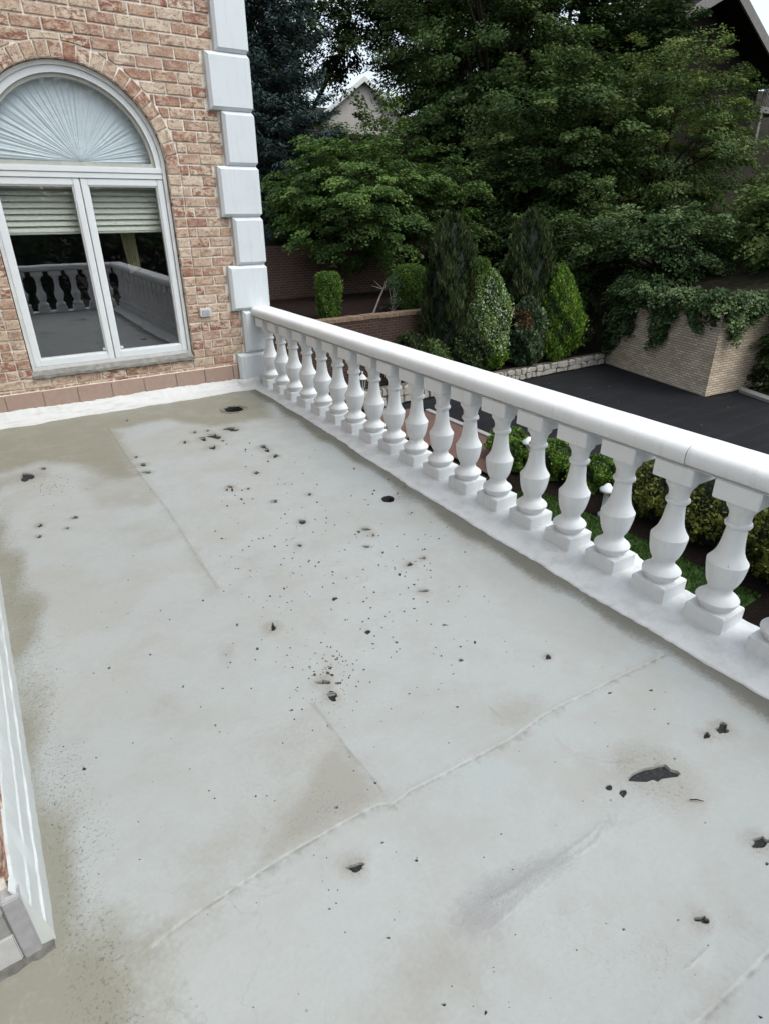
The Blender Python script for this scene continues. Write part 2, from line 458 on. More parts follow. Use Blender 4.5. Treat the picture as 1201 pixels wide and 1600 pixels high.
def mat_path():
    k = M('brick_paving'); p = k.pos()
    br = k.n('ShaderNodeTexBrick'); k.l(p, br.inputs['Vector'])
    br.inputs['Color1'].default_value = (0.17, 0.075, 0.055, 1); br.inputs['Color2'].default_value = (0.12, 0.06, 0.048, 1)
    br.inputs['Mortar'].default_value = (0.07, 0.06, 0.05, 1); br.inputs['Scale'].default_value = 1
    br.inputs['Brick Width'].default_value = 0.2; br.inputs['Row Height'].default_value = 0.1; br.inputs['Mortar Size'].default_value = 0.006
    n = k.noise(p, 9, 5)
    c = k.mix(k.math('MULTIPLY', n, 0.6), br.outputs['Color'], (0.10, 0.06, 0.05))
    return k.fin(c, 0.9, k.bump(k.math('MULTIPLY', br.outputs['Fac'], -1), 0.7, 0.01))


PATH = mat_path()
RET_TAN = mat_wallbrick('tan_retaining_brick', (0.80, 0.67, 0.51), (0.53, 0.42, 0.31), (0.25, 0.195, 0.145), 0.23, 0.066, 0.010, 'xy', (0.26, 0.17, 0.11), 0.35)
RET_RED = mat_wallbrick('red_retaining_brick', (0.072, 0.040, 0.030), (0.048, 0.029, 0.023), (0.11, 0.083, 0.064), 0.215, 0.075, 0.012, 'xz', (0.045, 0.03, 0.023), 0.6)
COPE = simple('brick_coping', (0.19, 0.13, 0.085), 0.9, 10, 0.35, 0.7, 0.01)

# bitumen seen in the torn holes of the deck
k = M('bare_bitumen'); p = k.pos()
n1 = k.noise(p, 130, 4, 0.7)
BITU = k.fin(k.mix(k.ramp(n1, [(0.5, 0), (0.75, 1)]), (0.010, 0.011, 0.012), (0.075, 0.08, 0.08)), 0.65, k.bump(n1, 0.8, 0.01))

# ================================================================== GROUND LEVEL (large structure)
D = -3.0


def sheet(name, pts, z, mat, kind='structure'):
    o = link(name, mk(name, [(x, y, z) for x, y in pts], [tuple(range(len(pts)))], mat))
    return tag(o, kind=kind)


def hill(x, y):
    a = max(0.0, y - 13.1) * 0.20 + 0.25
    if y < 13.1: a = -60
    b = -0.75 + max(0.0, x - 14.6) * 0.22 if (x > 15.2 and y > 3.0) else -60
    if x > 16.3 and y <= 3.0: b = max(b, -3.0 + (x - 16.3) * 0.25)
    return max(a, b, -3.06) if y > 13.1 else max(b, -3.06)


def terrain():
    xs = np.concatenate([np.linspace(-400, -30, 12), np.linspace(-25, 12, 26), np.array([13.0, 14.2, 14.7, 15.5, 16.4, 17]), np.linspace(18, 70, 36), np.linspace(80, 500, 14)])
    ys = np.concatenate([np.linspace(-400, -20, 12), np.linspace(-15, 2, 14), np.array([2.9, 3.1, 4, 6, 8, 10, 12, 13.0, 13.2]), np.linspace(14, 70, 40), np.linspace(80, 500, 14)])
    rng = np.random.default_rng(5)
    V = []; Fc = []
    for j, y in enumerate(ys):
        for i, x in enumerate(xs):
            z = hill(x, y)
            if z > -3.0: z = min(z, 14) + rng.normal(0, 0.12 if y > 14 or x > 17 else 0.0)
            V.append((x, y, z))
    nx = len(xs)
    for j in range(len(ys) - 1):
        for i in range(nx - 1):
            Fc.append((j * nx + i, j * nx + i + 1, (j + 1) * nx + i + 1, (j + 1) * nx + i))
    return tag(link('hillside', mk('hillside', V, Fc, FOREST, True)), kind='structure')


terrain()
sheet('driveway', [(6.62, -40), (18, -40), (18, 2.65), (13.7, 2.75), (14.6, 6.85), (3, 6.85), (3, 6.4), (6.62, 6.4)], D + 0.004, ASPH)
mb = MB(); mb.box((6.48, -30, D), (6.62, 6.0, D + 0.05)); tag(mb.obj('path_edging', CONC), kind='structure')
sheet('brick_path', [(5.1, 1.9), (6.48, 1.9), (6.48, 6.4), (2.0, 6.4), (2.0, 4.6), (5.1, 4.6)], D + 0.008, PATH)
sheet('mulch_bed', [(0.3, -30), (6.48, -30), (6.48, 1.9), (0.3, 1.9)], D + 0.012, MULCH)
lawnp = [(2.2, -3.0), (5.2, -3.0), (5.35, -0.2), (5.2, 0.7), (4.6, 1.1), (2.2, 1.1)]
sheet('lawn', lawnp, D + 0.02, LAWN)
sheet('planter_bed', [(7.2, 7.1), (14.6, 7.1), (14.6, 8.62), (7.2, 8.62)], -2.70, SOIL)
# middle bed between the two brick walls, rising towards the back
tag(link('garden_bed', mk('garden_bed', [(-6, 8.9, -1.12), (22, 8.9, -1.12), (22, 12.85, -0.98), (-6, 12.85, -0.98)], [(0, 1, 2, 3)], SOIL)), kind='structure')

# walls of the garden ------------------------------------------------
mb = MB(); mb.box((-6, 8.62, D), (14.9, 8.9, -1.10)); ww_ = mb.mesh('garden_wall', RET_RED)
low = link('garden_wall', ww_)
tag(low, 'low dark red brick garden wall with tan coping behind the balustrade', 'garden wall')
cs = MB(); cs.box((-0.11, -0.17, -0.05), (0.11, 0.17, 0.05), 0.008); csm = cs.mesh('coping_brick', COPE)
rg = random.Random(2)
for i in range(80):
    link('coping_brick', csm, low, (-3 + i * 0.225, 8.76 + rg.uniform(-.008, .008), -1.05 + rg.uniform(-.006, .006)), (0, 0, rg.uniform(-.02, .02)))
mb = MB(); mb.box((-6, 12.85, -1.2), (24, 13.15, 0.55)); hi = mb.obj('garden_wall', RET_RED)
tag(hi, 'tall dark brick garden wall under the drooping tree branches', 'garden wall')

mb = MB()
P0, P1, P2 = (13.6, 2.85), (14.6, 6.95), (16.9, 2.55)
V = []
for z, s in ((D, 0), (-0.85, 0.04)):
    V += [(P0[0] + s, P0[1] + s, z), (P1[0] + s, P1[1], z), (P1[0] + 1.5, P1[1], z), (P2[0], P2[1] + 1.5, z), (P2[0], P2[1] + s, z)]
mb.add(V, [(0, 5, 6, 1), (1, 6, 7, 2), (2, 7, 8, 3), (3, 8, 9, 4), (4, 9, 5, 0), (5, 9, 8, 7, 6)])
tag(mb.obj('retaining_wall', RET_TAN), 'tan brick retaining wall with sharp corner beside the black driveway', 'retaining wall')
mb = MB(); mb.tube([(14.85, 2.55, D + .06), (14.5, 1.6, D + .06), (14.2, 0, D + .06), (14.1, -6, D + .06)], [.1] * 4, 6); tag(mb.obj('driveway_kerb', CONC), kind='structure')
sheet('verge', [(14.9, 2.5), (14.5, 1.6), (14.2, 0), (14.1, -30), (40, -30), (40, 2.5)], D + 0.02, simple('verge_soil', (0.05, 0.05, 0.022), 0.95, 12, 0.4, 0.8, 0.02))

# rubble stone wall ---------------------------------------------------
sw = MB(); sw.box((5.0, 6.92, D), (8.25, 7.2, -2.55)); sw.box((8.251, 6.92, D), (14.55, 7.2, -2.685)); swo = sw.obj('stone_wall', GROUT)
tag(swo, 'low pale rubble stone wall edging the planted bed along the driveway', 'stone wall')
rg = random.Random(8)


def stone_mesh(poly, d):
    c = np.mean(poly, 0); V = []; n = len(poly)
    for s, y in ((1.0, 0.05), (1.0, -d * .6), (0.86, -d)):
        for p in poly: q = c + (np.array(p) - c) * s; V.append((q[0], y + rg.uniform(-.006, .006), q[1]))
    Fc = [tuple(range(2 * n, 3 * n))]
    for r in range(2):
        for i in range(n):
            j = (i + 1) % n; Fc.append((r * n + i, r * n + j, (r + 1) * n + j, (r + 1) * n + i))
    return mk('stone', V, Fc, STONE)


x = 5.02
while x < 14.4:
    wv = rg.uniform(0.28, 0.62)
    hx = .47 if x < 8.2 else .34
    split = hx * rg.uniform(0.4, 0.62)
    for lo, hi_ in ((0.01, split), (split, hx)):
        if rg.random() < .5 and wv > .3:
            cuts = [0, wv * rg.uniform(.4, .6), wv]
        else: cuts = [0, wv]
        for a, b in zip(cuts[:-1], cuts[1:]):
            g = .014
            poly = [(a + g + rg.uniform(-.02, .03), lo + g + rg.uniform(-.01, .02)), ((a + b) / 2, lo + g + rg.uniform(-.03, .01)), (b - g + rg.uniform(-.03, .02), lo + g + rg.uniform(-.01, .02)),
                    (b - g + rg.uniform(-.01, .01), (lo + hi_) / 2), (b - g + rg.uniform(-.05, .02), hi_ - g + rg.uniform(-.02, .02)), ((a + b) / 2 + rg.uniform(-.04, .04), hi_ - g + rg.uniform(-.01, .03)), (a + g + rg.uniform(-.02, .04), hi_ - g + rg.uniform(-.03, .02))]
            link('stone', stone_mesh(poly, rg.uniform(.03, .06)), swo, (x, 6.92, D))
    x += wv

# ================================================================== TERRACE
XK, XB = -2.643, -0.19
# torn patches: photo x, y, width, height in photo pixels
holes_px = [(43, 746, 17, 15), (68, 733, 9, 4), (62.6, 822, 9, 5), (117, 809, 10, 5), (106, 826, 7, 3.5), (61.6, 839, 8, 4.5), (213, 715, 7, 3.5), (224, 727, 12, 5),
            (230, 739, 12, 4), (318, 687, 10, 5), (334, 682.6, 22, 7), (361, 671, 25, 6), (332, 700, 13, 5), (304.7, 676.6, 6, 3), (325, 674, 6, 3), (289, 691.5, 5, 4), (348.7, 689, 4, 3),
            (360, 761.5, 10, 4), (363, 766, 4, 5), (355, 767, 4, 3), (199, 658, 5, 2.5),
            (411.5, 699, 11, 6), (418, 704.5, 8, 5), (431, 713, 11, 5), (401, 739, 9, 4), (429, 784.4, 11, 4), (472.7, 816.5, 11, 9), (484, 773, 5, 4), (571.8, 827.7, 13, 4),
            (561, 832, 5, 3), (572.6, 855, 11, 3.5), (583, 837, 4, 4), (598, 864, 4, 4), (639, 882.7, 11, 6), (660, 872.7, 9, 4), (468.6, 852.7, 6, 4), (585, 766.5, 5, 2),
            (623.8, 898, 5, 4), (523, 936, 7, 6), (427, 981.6, 9, 11), (574.5, 988, 10, 6), (662, 924, 14, 4), (619, 1004, 5, 3), (506, 1067.5, 18, 6), (520, 1090, 16, 11),
            (528, 1068, 10, 4), (518, 1055.5, 7, 4), (512, 1052, 5, 5), (516.5, 1044, 5, 4), (518, 1083, 7, 3), (402.6, 1014.5, 5, 4), (371, 976.6, 4, 4), (719.7, 1032.5, 7, 4),
            (741, 1004, 4, 5), (694, 977, 8, 3), (484, 1042.5, 4, 3), (545, 1059, 3, 3), (556, 1356.5, 25, 12), (526, 1263, 6, 4), (606, 1466, 6, 4), (649.6, 1345, 6, 4), (597.6, 1317, 6, 3),
            (515, 1421, 4, 3), (586, 1223.6, 4, 4), (1022.5, 1210, 60, 26), (1128, 1139, 21, 15), (1103, 1150, 12, 9), (950.5, 1230.7, 9, 10), (973, 1240, 10, 13), (1187.6, 1317, 28, 15),
            (1096, 1438, 20, 11), (855, 1027.5, 11, 7), (757.8, 1583.5, 5, 7), (692.6, 1571, 8, 4), (973, 1453, 4, 4), (1197, 1350, 6, 4), (718, 1033, 6, 3), (132, 1201.6, 6, 6), (171, 1044, 5, 3.5),
            (952, 1083, 6, 3), (1016, 1079, 6, 3), (1187, 1590, 7, 5), (1053, 1187, 4, 3), (235.5, 1023, 3, 3), (286.5, 1073, 4, 3), (388, 763.7, 6, 3), (337, 1134, 4, 3), (456, 1110, 6, 3)]
drains = [(366, 638, 30, 11), (606, 777, 20, 10)]
rg = random.Random(41)


def blob(u, v, wpx, hpx, n, rough=0.28, elong=0.0):
    """irregular outline on the deck, sized as it lies there"""
    pts = []
    ph = [rg.uniform(0, 6.28) for _ in range(4)]
    for i in range(n):
        a = 2 * math.pi * i / n
        r = 1 + rough * (0.55 * math.sin(2 * a + ph[0]) + 0.5 * math.sin(3 * a + ph[1]) + 0.35 * math.sin(5 * a + ph[2])) + rg.uniform(-rough, rough) * .5
        q = un(u + math.cos(a) * wpx / 2 * r, v + math.sin(a) * hpx / 2 * r, 2, 0.0)
        pts.append((q[0], q[1]))
    return pts


polys = [blob(u, v, w_ * 1.05, h_ * 1.05, max(8, min(22, int(w_ * .8))), .34) for u, v, w_, h_ in holes_px]
dpolys = [blob(u, v, w_, h_, 22, .06) for u, v, w_, h_ in drains]
# little specks (loose grains), many: one part
specks = []
for _ in range(330):
    u = rg.gauss(520, 150); v = rg.gauss(880, 120)
    if 330 < u < 800 and 690 < v < 1150: specks.append((u, v, rg.uniform(1.0, 2.8)))
for _ in range(110):
    u = rg.gauss(515, 22); v = rg.gauss(1058, 28); specks.append((u, v, rg.uniform(.9, 2.4)))
for _ in range(40): specks.append((rg.gauss(75, 18), rg.gauss(757, 9), rg.uniform(.8, 1.6)))
for _ in range(130): specks.append((rg.uniform(60, 1150), rg.uniform(760, 1590), rg.uniform(1.0, 2.6)))

def polyline(px): return [tuple(un(u, v, 2, 0)[:2]) for u, v in px]
SEAMS = [  # (points, ridge height, half width, step)
    (polyline([(225, 1490), (260, 1461), (325, 1415), (391, 1373), (454, 1332), (533, 1286), (592, 1257), (612, 1256), (628, 1246), (640, 1234), (700, 1205), (742, 1183), (790, 1158), (815, 1142), (845, 1120), (870, 1105), (907, 1087), (971, 1055), (1040, 1021)]), 0.0024, 0.009, 0.0026),
    (polyline([(1060, 1630), (1086, 1600), (1127, 1560), (1201, 1486), (1260, 1420)]), 0.0024, 0.009, 0.0026),
    (polyline([(493, 1103), (520, 1138), (545, 1171), (575, 1206), (604, 1241)]), 0.0028, 0.010, 0.002),
    (polyline([(170, 668), (200, 715), (236, 763), (263, 796), (301, 856), (343, 920)]), 0.003, 0.016, 0.002),
    (polyline([(300, 1438), (340, 1412), (365, 1396)]), 0.003, 0.008, 0.001),
    (polyline([(965, 1263), (940, 1285), (915, 1310), (880, 1335), (835, 1365), (800, 1392), (760, 1410)]), 0.0022, 0.012, 0.0),
    (polyline([(950, 1285), (928, 1318), (880, 1350), (840, 1385), (790, 1430), (755, 1460)]), 0.0018, 0.010, 0.0),
    (polyline([(870, 1155), (900, 1180), (940, 1192), (995, 1197)]), 0.003, 0.012, 0.0),
    (polyline([(1075, 1512), (1108, 1480)]), 0.004, 0.008, 0.0),
    (polyline([(105, 715), (140, 711), (182, 706)]), 0.003, 0.012, 0.0),
    (polyline([(768, 1108), (790, 1128), (812, 1140)]), 0.004, 0.012, 0.0),
]


def seg_dist(P, line):
    """distance and signed side of points P (n,2) to a polyline"""
    best = np.full(len(P), 1e9); side = np.zeros(len(P))
    for a, b in zip(line[:-1], line[1:]):
        a = np.array(a); b = np.array(b); ab = b - a; L2 = ab @ ab
        t = np.clip(((P - a) @ ab) / L2, 0, 1); q = a + t[:, None] * ab; d = np.hypot(*(P - q).T)
        s = (ab[0] * (P[:, 1] - a[1]) - ab[1] * (P[:, 0] - a[0])) / math.sqrt(L2)
        m_ = d < best; best[m_] = d[m_]; side[m_] = s[m_]
    return best, side


def inpoly(P, poly):
    poly = np.array(poly); x, y = P[:, 0], P[:, 1]; ins = np.zeros(len(P), bool); j = len(poly) - 1
    for i in range(len(poly)):
        xi, yi = poly[i]; xj, yj = poly[j]
        c = ((yi > y) != (yj > y)) & (x < (xj - xi) * (y - yi) / (yj - yi + 1e-12) + xi); ins ^= c; j = i
    return ins


def poly_field(P, px, soft=0.12):
    """1 inside the outline, fading outside over soft metres"""
    pl = polyline(px)
    d, _ = seg_dist(P, pl + [pl[0]])
    ins = inpoly(P, pl)
    return np.where(ins, np.clip(0.5 + d / soft, 0, 1), np.clip(0.5 - d / soft, 0, 1))


def build_floor():
    x0, x1, y0, y1 = -3.10, -0.20, -6.25, -0.03
    pts = []
    gx = np.arange(x0, x1 + .001, 0.0333); gy = np.arange(y0, y1 + .001, 0.0333)
    r_ = np.random.default_rng(3)
    G = np.array([(a, b) for b in gy for a in gx]); G += r_.uniform(-.006, .006, G.shape)
    allp = polys + dpolys
    keep = np.ones(len(G), bool)
    for pl in allp:
        pa = np.array(pl); c = pa.mean(0); rr = np.max(np.hypot(*(pa - c).T))
        near = np.hypot(*(G - c).T) < rr + .03
        idx = np.where(near)[0]
        if len(idx):
            ins = inpoly(G[idx], pl); d, _ = seg_dist(G[idx], list(pl) + [pl[0]])
            keep[idx[ins | (d < .008)]] = False
    ex = []
    for line, h, hw, st in SEAMS:
        for a, b in zip(line[:-1], line[1:]):
            a = np.array(a); b = np.array(b); L = np.hypot(*(b - a)); n = max(2, int(L / .016)); nn = np.array([-(b - a)[1], (b - a)[0]]) / L
            for t in np.arange(n) / n:
                q = a + (b - a) * t + nn * r_.normal(0, .0025)
                for o in (-1.0, -.55, -.2, .2, .55, 1.0): ex.append(q + nn * o * hw)
    ex = np.array(ex)
    ok = (ex[:, 0] > x0) & (ex[:, 0] < x1) & (ex[:, 1] > y0) & (ex[:, 1] < y1)
    ex = ex[ok]
    for pl in allp:
        ins = inpoly(ex, pl); ex = ex[~ins]
    P2 = [Vector(p) for p in G[keep]] + [Vector(p) for p in ex]
    faces_in = []
    for pl in allp:
        s = len(P2); P2 += [Vector(p) for p in pl]; faces_in.append(list(range(s, s + len(pl))))
    V, E, Fo, ov, oe, of = delaunay_2d_cdt(P2, [], faces_in, 0, 1e-5)
    V = np.array([(v.x, v.y) for v in V])
    T = np.array(Fo); cen_ = V[T].mean(1); dead = np.zeros(len(T), bool)
    for pl in allp:
        pa = np.array(pl); c = pa.mean(0); rr = np.max(np.hypot(*(pa - c).T))
        idx = np.where(np.hypot(*(cen_ - c).T) < rr + .01)[0]
        if len(idx): dead[idx[inpoly(cen_[idx], pl)]] = True
    tri = T[~dead].tolist()
    z = np.zeros(len(V))
    for line, h, hw, st in SEAMS:
        d, s = seg_dist(V, line)
        wob = 0.65 + 0.5 * np.sin(V[:, 0] * 21 + V[:, 1] * 13) * np.sin(V[:, 1] * 31 + 1)
        z += h * np.exp(-(d / (hw * .42)) ** 2) * np.clip(wob, .15, 1.2)
        z += st * np.clip(s / (hw * .3), 0, 1) * np.exp(-(d / .10) ** 2)
    # drains sit in shallow dishes; the deck is not quite flat
    for (u, v, a, b), rr in zip(drains, (.16, .07)):
        c = un(u, v, 2, 0)[:2]; d = np.hypot(*(V - c).T); z -= .018 * np.exp(-(d / rr) ** 2)
    z += .0016 * np.sin(V[:, 0] * 5.1 + 1) * np.sin(V[:, 1] * 3.7) + .0009 * np.sin(V[:, 0] * 17 + V[:, 1] * 9)
    # curled lip of the torn holes
    for pl in polys:
        pa = np.array(pl); c = pa.mean(0); rr = np.max(np.hypot(*(pa - c).T))
        idx = np.where(np.hypot(*(V - c).T) < rr + .012)[0]
        z[idx] += .0015 if rr < .02 else .0032
    me = mk('terrace_deck', np.c_[V, z], tri, FLOOR, True)
    # ---- stains and a darker band, with outlines of their own
    wob = .05 * np.sin(V[:, 0] * 7 + V[:, 1] * 3) + .035 * np.sin(V[:, 0] * 19 - V[:, 1] * 11)
    ol = np.zeros(len(V)); br = np.zeros(len(V)); gr = np.zeros(len(V)); pu = np.zeros(len(V))
    ol = np.maximum(ol, .95 * poly_field(V, [(-120, 600), (-120, 765), (10, 740), (60, 722), (125, 728), (185, 752), (215, 742), (182, 672), (260, 655), (330, 668), (425, 652), (410, 600)], .14))
    br = np.maximum(br, .6 * poly_field(V, [(120, 700), (130, 765), (150, 800), (240, 790), (255, 775), (200, 700)], .12))
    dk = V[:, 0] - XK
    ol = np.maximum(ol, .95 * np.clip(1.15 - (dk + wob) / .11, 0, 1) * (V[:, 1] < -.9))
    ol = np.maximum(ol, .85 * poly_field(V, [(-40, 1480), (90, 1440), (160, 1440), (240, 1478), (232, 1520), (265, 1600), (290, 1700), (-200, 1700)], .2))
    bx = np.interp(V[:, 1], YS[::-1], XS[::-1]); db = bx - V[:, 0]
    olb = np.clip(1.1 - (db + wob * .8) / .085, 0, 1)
    ol = np.maximum(ol, 1.0 * olb); dm = np.clip(1.65 - (db + wob * .35) / .085, 0, 1)  # darker grey band following the inner edge of the balustrade base
    br = np.maximum(br, .8 * np.clip(1.1 - (db + wob) / .16, 0, 1))
    br = np.maximum(br, 1.0 * poly_field(V, [(603, 1247), (530, 1288), (455, 1330), (395, 1368), (405, 1325), (440, 1285), (470, 1240), (490, 1190), (520, 1150), (545, 1172)], .08))
    br = np.maximum(br, .45 * poly_field(V, [(420, 1120), (500, 1110), (590, 1240), (380, 1380), (300, 1400), (380, 1260)], .25))
    for px, amt, so_ in ([(770, 1090), (840, 1085), (855, 1120), (815, 1140), (780, 1130)], .6, .1), ([(880, 1170), (1000, 1190), (1030, 1280), (960, 1300), (930, 1230)], .45, .14), \
                        ([(230, 1080), (280, 1075), (290, 1110), (240, 1118)], .5, .08), ([(240, 1350), (300, 1320), (320, 1345), (250, 1370)], .5, .08), \
                        ([(600, 1490), (700, 1440), (760, 1490), (720, 1600), (600, 1600)], .55, .25), ([(290, 860), (310, 850), (340, 930), (320, 930)], .5, .08), \
                        ([(260, 790), (300, 850), (200, 880), (150, 840)], .35, .15), ([(560, 1100), (620, 1080), (640, 1130)], .3, .12), ([(620, 1330), (690, 1350), (660, 1420)], .4, .12), \
                        ([(340, 1000), (365, 1010), (360, 1040), (340, 1035)], .5, .06), ([(380, 850), (470, 860), (420, 920), (370, 900)], .3, .12), ([(1090, 1480), (1150, 1420), (1190, 1470)], .35, .15), ([(280, 1430), (370, 1390), (350, 1480), (290, 1470)], .45, .1):
        br = np.maximum(br, amt * poly_field(V, px, so_))
    gr = np.maximum(gr, .9 * np.clip(1.2 - abs(dk - .06 + wob * .3) / .09, 0, 1) * (V[:, 1] < -1.6))
    gr = np.maximum(gr, .8 * poly_field(V, [(80, 1150), (130, 1150), (150, 1240), (190, 1330), (110, 1370), (70, 1320), (60, 1200)], .12))
    gr = np.maximum(gr, .5 * poly_field(V, [(40, 1060), (100, 1090), (110, 1130), (50, 1140)], .08))
    gr = np.maximum(gr, .7 * np.clip(1.0 - abs(db - .10 + wob * .6) / .06, 0, 1) * (np.sin(V[:, 1] * 4.3 + 1) > -.2))
    gr = np.maximum(gr, .45 * poly_field(V, [(603, 1247), (455, 1330), (395, 1368), (440, 1285), (490, 1190)], .1))
    for pl in polys:
        pa = np.array(pl); c = pa.mean(0); rr = np.max(np.hypot(*(pa - c).T))
        if rr > .018:
            d = np.hypot(*(V - c).T); h_ = np.clip(1.6 - d / (rr * 1.25), 0, 1); br = np.maximum(br, .75 * h_); gr = np.maximum(gr, .55 * h_)
    gr = np.maximum(gr, .35 * poly_field(V, [(860, 1430), (1100, 1400), (1150, 1600), (700, 1600)], .3))
    pu = np.maximum(pu, .9 * poly_field(V, [(705, 1425), (760, 1375), (830, 1345), (885, 1325), (900, 1345), (830, 1390), (770, 1455), (720, 1455)], .06))
    pu = np.maximum(pu, .5 * poly_field(V, [(885, 1325), (950, 1275), (965, 1265), (955, 1290), (900, 1345)], .05))
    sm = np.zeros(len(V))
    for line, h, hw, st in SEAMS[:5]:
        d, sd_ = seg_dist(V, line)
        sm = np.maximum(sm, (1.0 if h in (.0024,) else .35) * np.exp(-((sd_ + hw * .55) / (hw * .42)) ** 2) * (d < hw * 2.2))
        br = np.maximum(br, .35 * np.clip(1 - d / .05, 0, 1))
    for nm, a in (('seam', sm), ('olive', ol), ('brown', br), ('grit', gr), ('purple', pu), ('base_band', dm)):
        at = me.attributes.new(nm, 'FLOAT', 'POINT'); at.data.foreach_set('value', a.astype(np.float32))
    o = link('terrace', me)
    tag(o, 'pale grey coated terrace deck with seams, stains and torn patches', kind='structure')
    return o


# inner edge of the white base coating along the balustrade (y, x)
YS = np.array([-.0, -.1, -.8, -1.55, -2.1, -2.6, -3.33, -3.86, -4.3, -4.78, -5.17, -6.3])
XS = np.array([-.275, -.281, -.286, -.294, -.325, -.349, -.368, -.369, -.37, -.368, -.355, -.35])
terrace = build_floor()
# bitumen under the coating, one bed under each torn patch, and drains
for pl in polys:
    pa = np.array(pl); c = pa.mean(0)
    q = c + (pa - c) * 1.12
    rr = np.max(np.hypot(*(pa - c).T)); dp = .004 if rr < .02 else .0075; lp = .0014 if rr < .02 else .0031
    n = len(q)
    V = [(c[0], c[1], -dp + .001)] + [(x_, y_, -dp + rg.uniform(-.001, .0015)) for x_, y_ in q]
    V += [(x_, y_, lp) for x_, y_ in c + (pa - c) * 1.0] + [(x_, y_, -dp - .002) for x_, y_ in c + (pa - c) * .97]
    me = mk('torn_patch', [(v[0] - c[0], v[1] - c[1], v[2]) for v in V], [(0, i + 1, (i + 1) % n + 1) for i in range(n)] + [(1 + n + i, 1 + n + (i + 1) % n, 1 + 2 * n + (i + 1) % n, 1 + 2 * n + i) for i in range(n)], BITU)
    me.materials.append(FLOOR)
    for pp in list(me.polygons)[n:]: pp.material_index = 1
    link('torn_patch', me, terrace, (c[0], c[1], 0))
for (u, v, a, b), pl in zip(drains, dpolys):
    pa = np.array(pl); c = pa.mean(0); n = len(pl); mbb = MB()
    V = []
    for s, z in ((1.03, -.012), (.9, -.03), (.86, -.10)):
        V += [(c[0] + (p_[0] - c[0]) * s, c[1] + (p_[1] - c[1]) * s, z) for p_ in pl]
    Fc = [((r) * n + i, r * n + (i + 1) % n, (r + 1) * n + (i + 1) % n, (r + 1) * n + i) for r in range(2) for i in range(n)] + [tuple(range(2 * n, 3 * n))]
    mbb.add(V, Fc); mbb.obj('drain_hole', BITU, terrace)
ring = MB(); c = un(366, 638, 2, 0)
for rr in (.098, .125):
    ring.tube([(c[0] + rr * math.cos(a) * rg.uniform(.93, 1.07), c[1] + rr * math.sin(a) * rg.uniform(.9, 1.1), -.010) for a in np.linspace(0, 6.0 + rr * 3, 26)], [.006] * 26, 5)
ring.obj('drain_rim', simple('drain_mastic', (0.21, 0.21, 0.17), .8, 60, .4, .8, .005), terrace, True)
sp = MB()
for u, v, s in specks:
    q = un(u, v, 2, 0)
    if q[0] < XK + .02 or q[0] > -.38 or q[1] > -.2: continue
    pl = blob(u, v, s * rg.uniform(.8, 1.7), s * rg.uniform(.6, 1.0), 5, .25)
    c = np.mean(pl, 0)
    sp.add([(c[0], c[1], .0045)] + [(a, b, .0015) for a, b in pl], [(0, i + 1, (i + 1) % 5 + 1) for i in range(5)])
tag(sp.obj('grit_specks', simple('dark_grit', (0.03, 0.03, 0.031), .8, 80, .4, 0), terrace), kind='stuff')
mb = MB(); a = un(1077, 1249.5, 2, .006); b = un(1099, 1252, 2, .006); mb.tube([a, (a + b) / 2 + [0, 0.002, .002], b], [.0018, .002, .0012], 5)
tag(mb.obj('twig', BARK), 'thin dark twig lying on the grey deck near the big torn patch', 'twig')
# body of the terrace below the deck
mb = MB()
mb.box((-8, -6.6, -0.36), (0.05, 0.2, -0.125)); mb.obj('slab', OLDW, terrace)
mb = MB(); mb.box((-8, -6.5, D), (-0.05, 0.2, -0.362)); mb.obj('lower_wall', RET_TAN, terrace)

# ================================================================== HOUSE
house = empty('brick_house', (-2, 0.2, -0.3))
tag(house, 'brick house with white quoins and arched white window above the terrace', 'house')
HI = house.matrix_world


def hp(o, loc=(0, 0, 0)):
    """parent to the house keeping scene coordinates"""
    o.parent = house; o.location = Vector(loc) - Vector((-2, 0.2, -0.3)); return o


Z0, CH, BL = 0.334, 0.08, 0.2035
ACX, ACZ, AR = -1.469, 1.902, 0.676          # window arch
VT = 0.100                                   # depth of the arch bricks
TOP = 4.7
# mortar bed behind the bricks
mb = MB(); yb_, yd = 0.011, 0.115
def wq(x0, x1, z0, z1): mb.add([(x0, yb_, z0), (x1, yb_, z0), (x1, yb_, z1), (x0, yb_, z1)], [(0, 1, 2, 3)])
R2 = AR + .004
wq(-2.8, ACX - R2, -.1, TOP); wq(ACX + R2, -.02, -.1, TOP); wq(ACX - R2, ACX + R2, -.1, .36)
na = 40
for i in range(na):
    a0 = math.pi - math.pi * i / na; a1 = math.pi - math.pi * (i + 1) / na
    xa, xb_ = ACX + R2 * math.cos(a0), ACX + R2 * math.cos(a1)
    za, zb = ACZ + R2 * math.sin(a0), ACZ + R2 * math.sin(a1)
    mb.add([(xa, yb_, za), (xb_, yb_, zb), (xb_, yb_, TOP), (xa, yb_, TOP)], [(0, 1, 2, 3)])
    mb.add([(xa, yb_, za), (xb_, yb_, zb), (xb_, yd + .1, zb), (xa, yd + .1, za)], [(3, 2, 1, 0)])
for s in (-1, 1): mb.add([(ACX + s * R2, yb_, .36), (ACX + s * R2, yd + .1, .36), (ACX + s * R2, yd + .1, ACZ), (ACX + s * R2, yb_, ACZ)], [(0, 1, 2, 3)])
wall = mb.obj('wall', MORTAR); hp(wall)
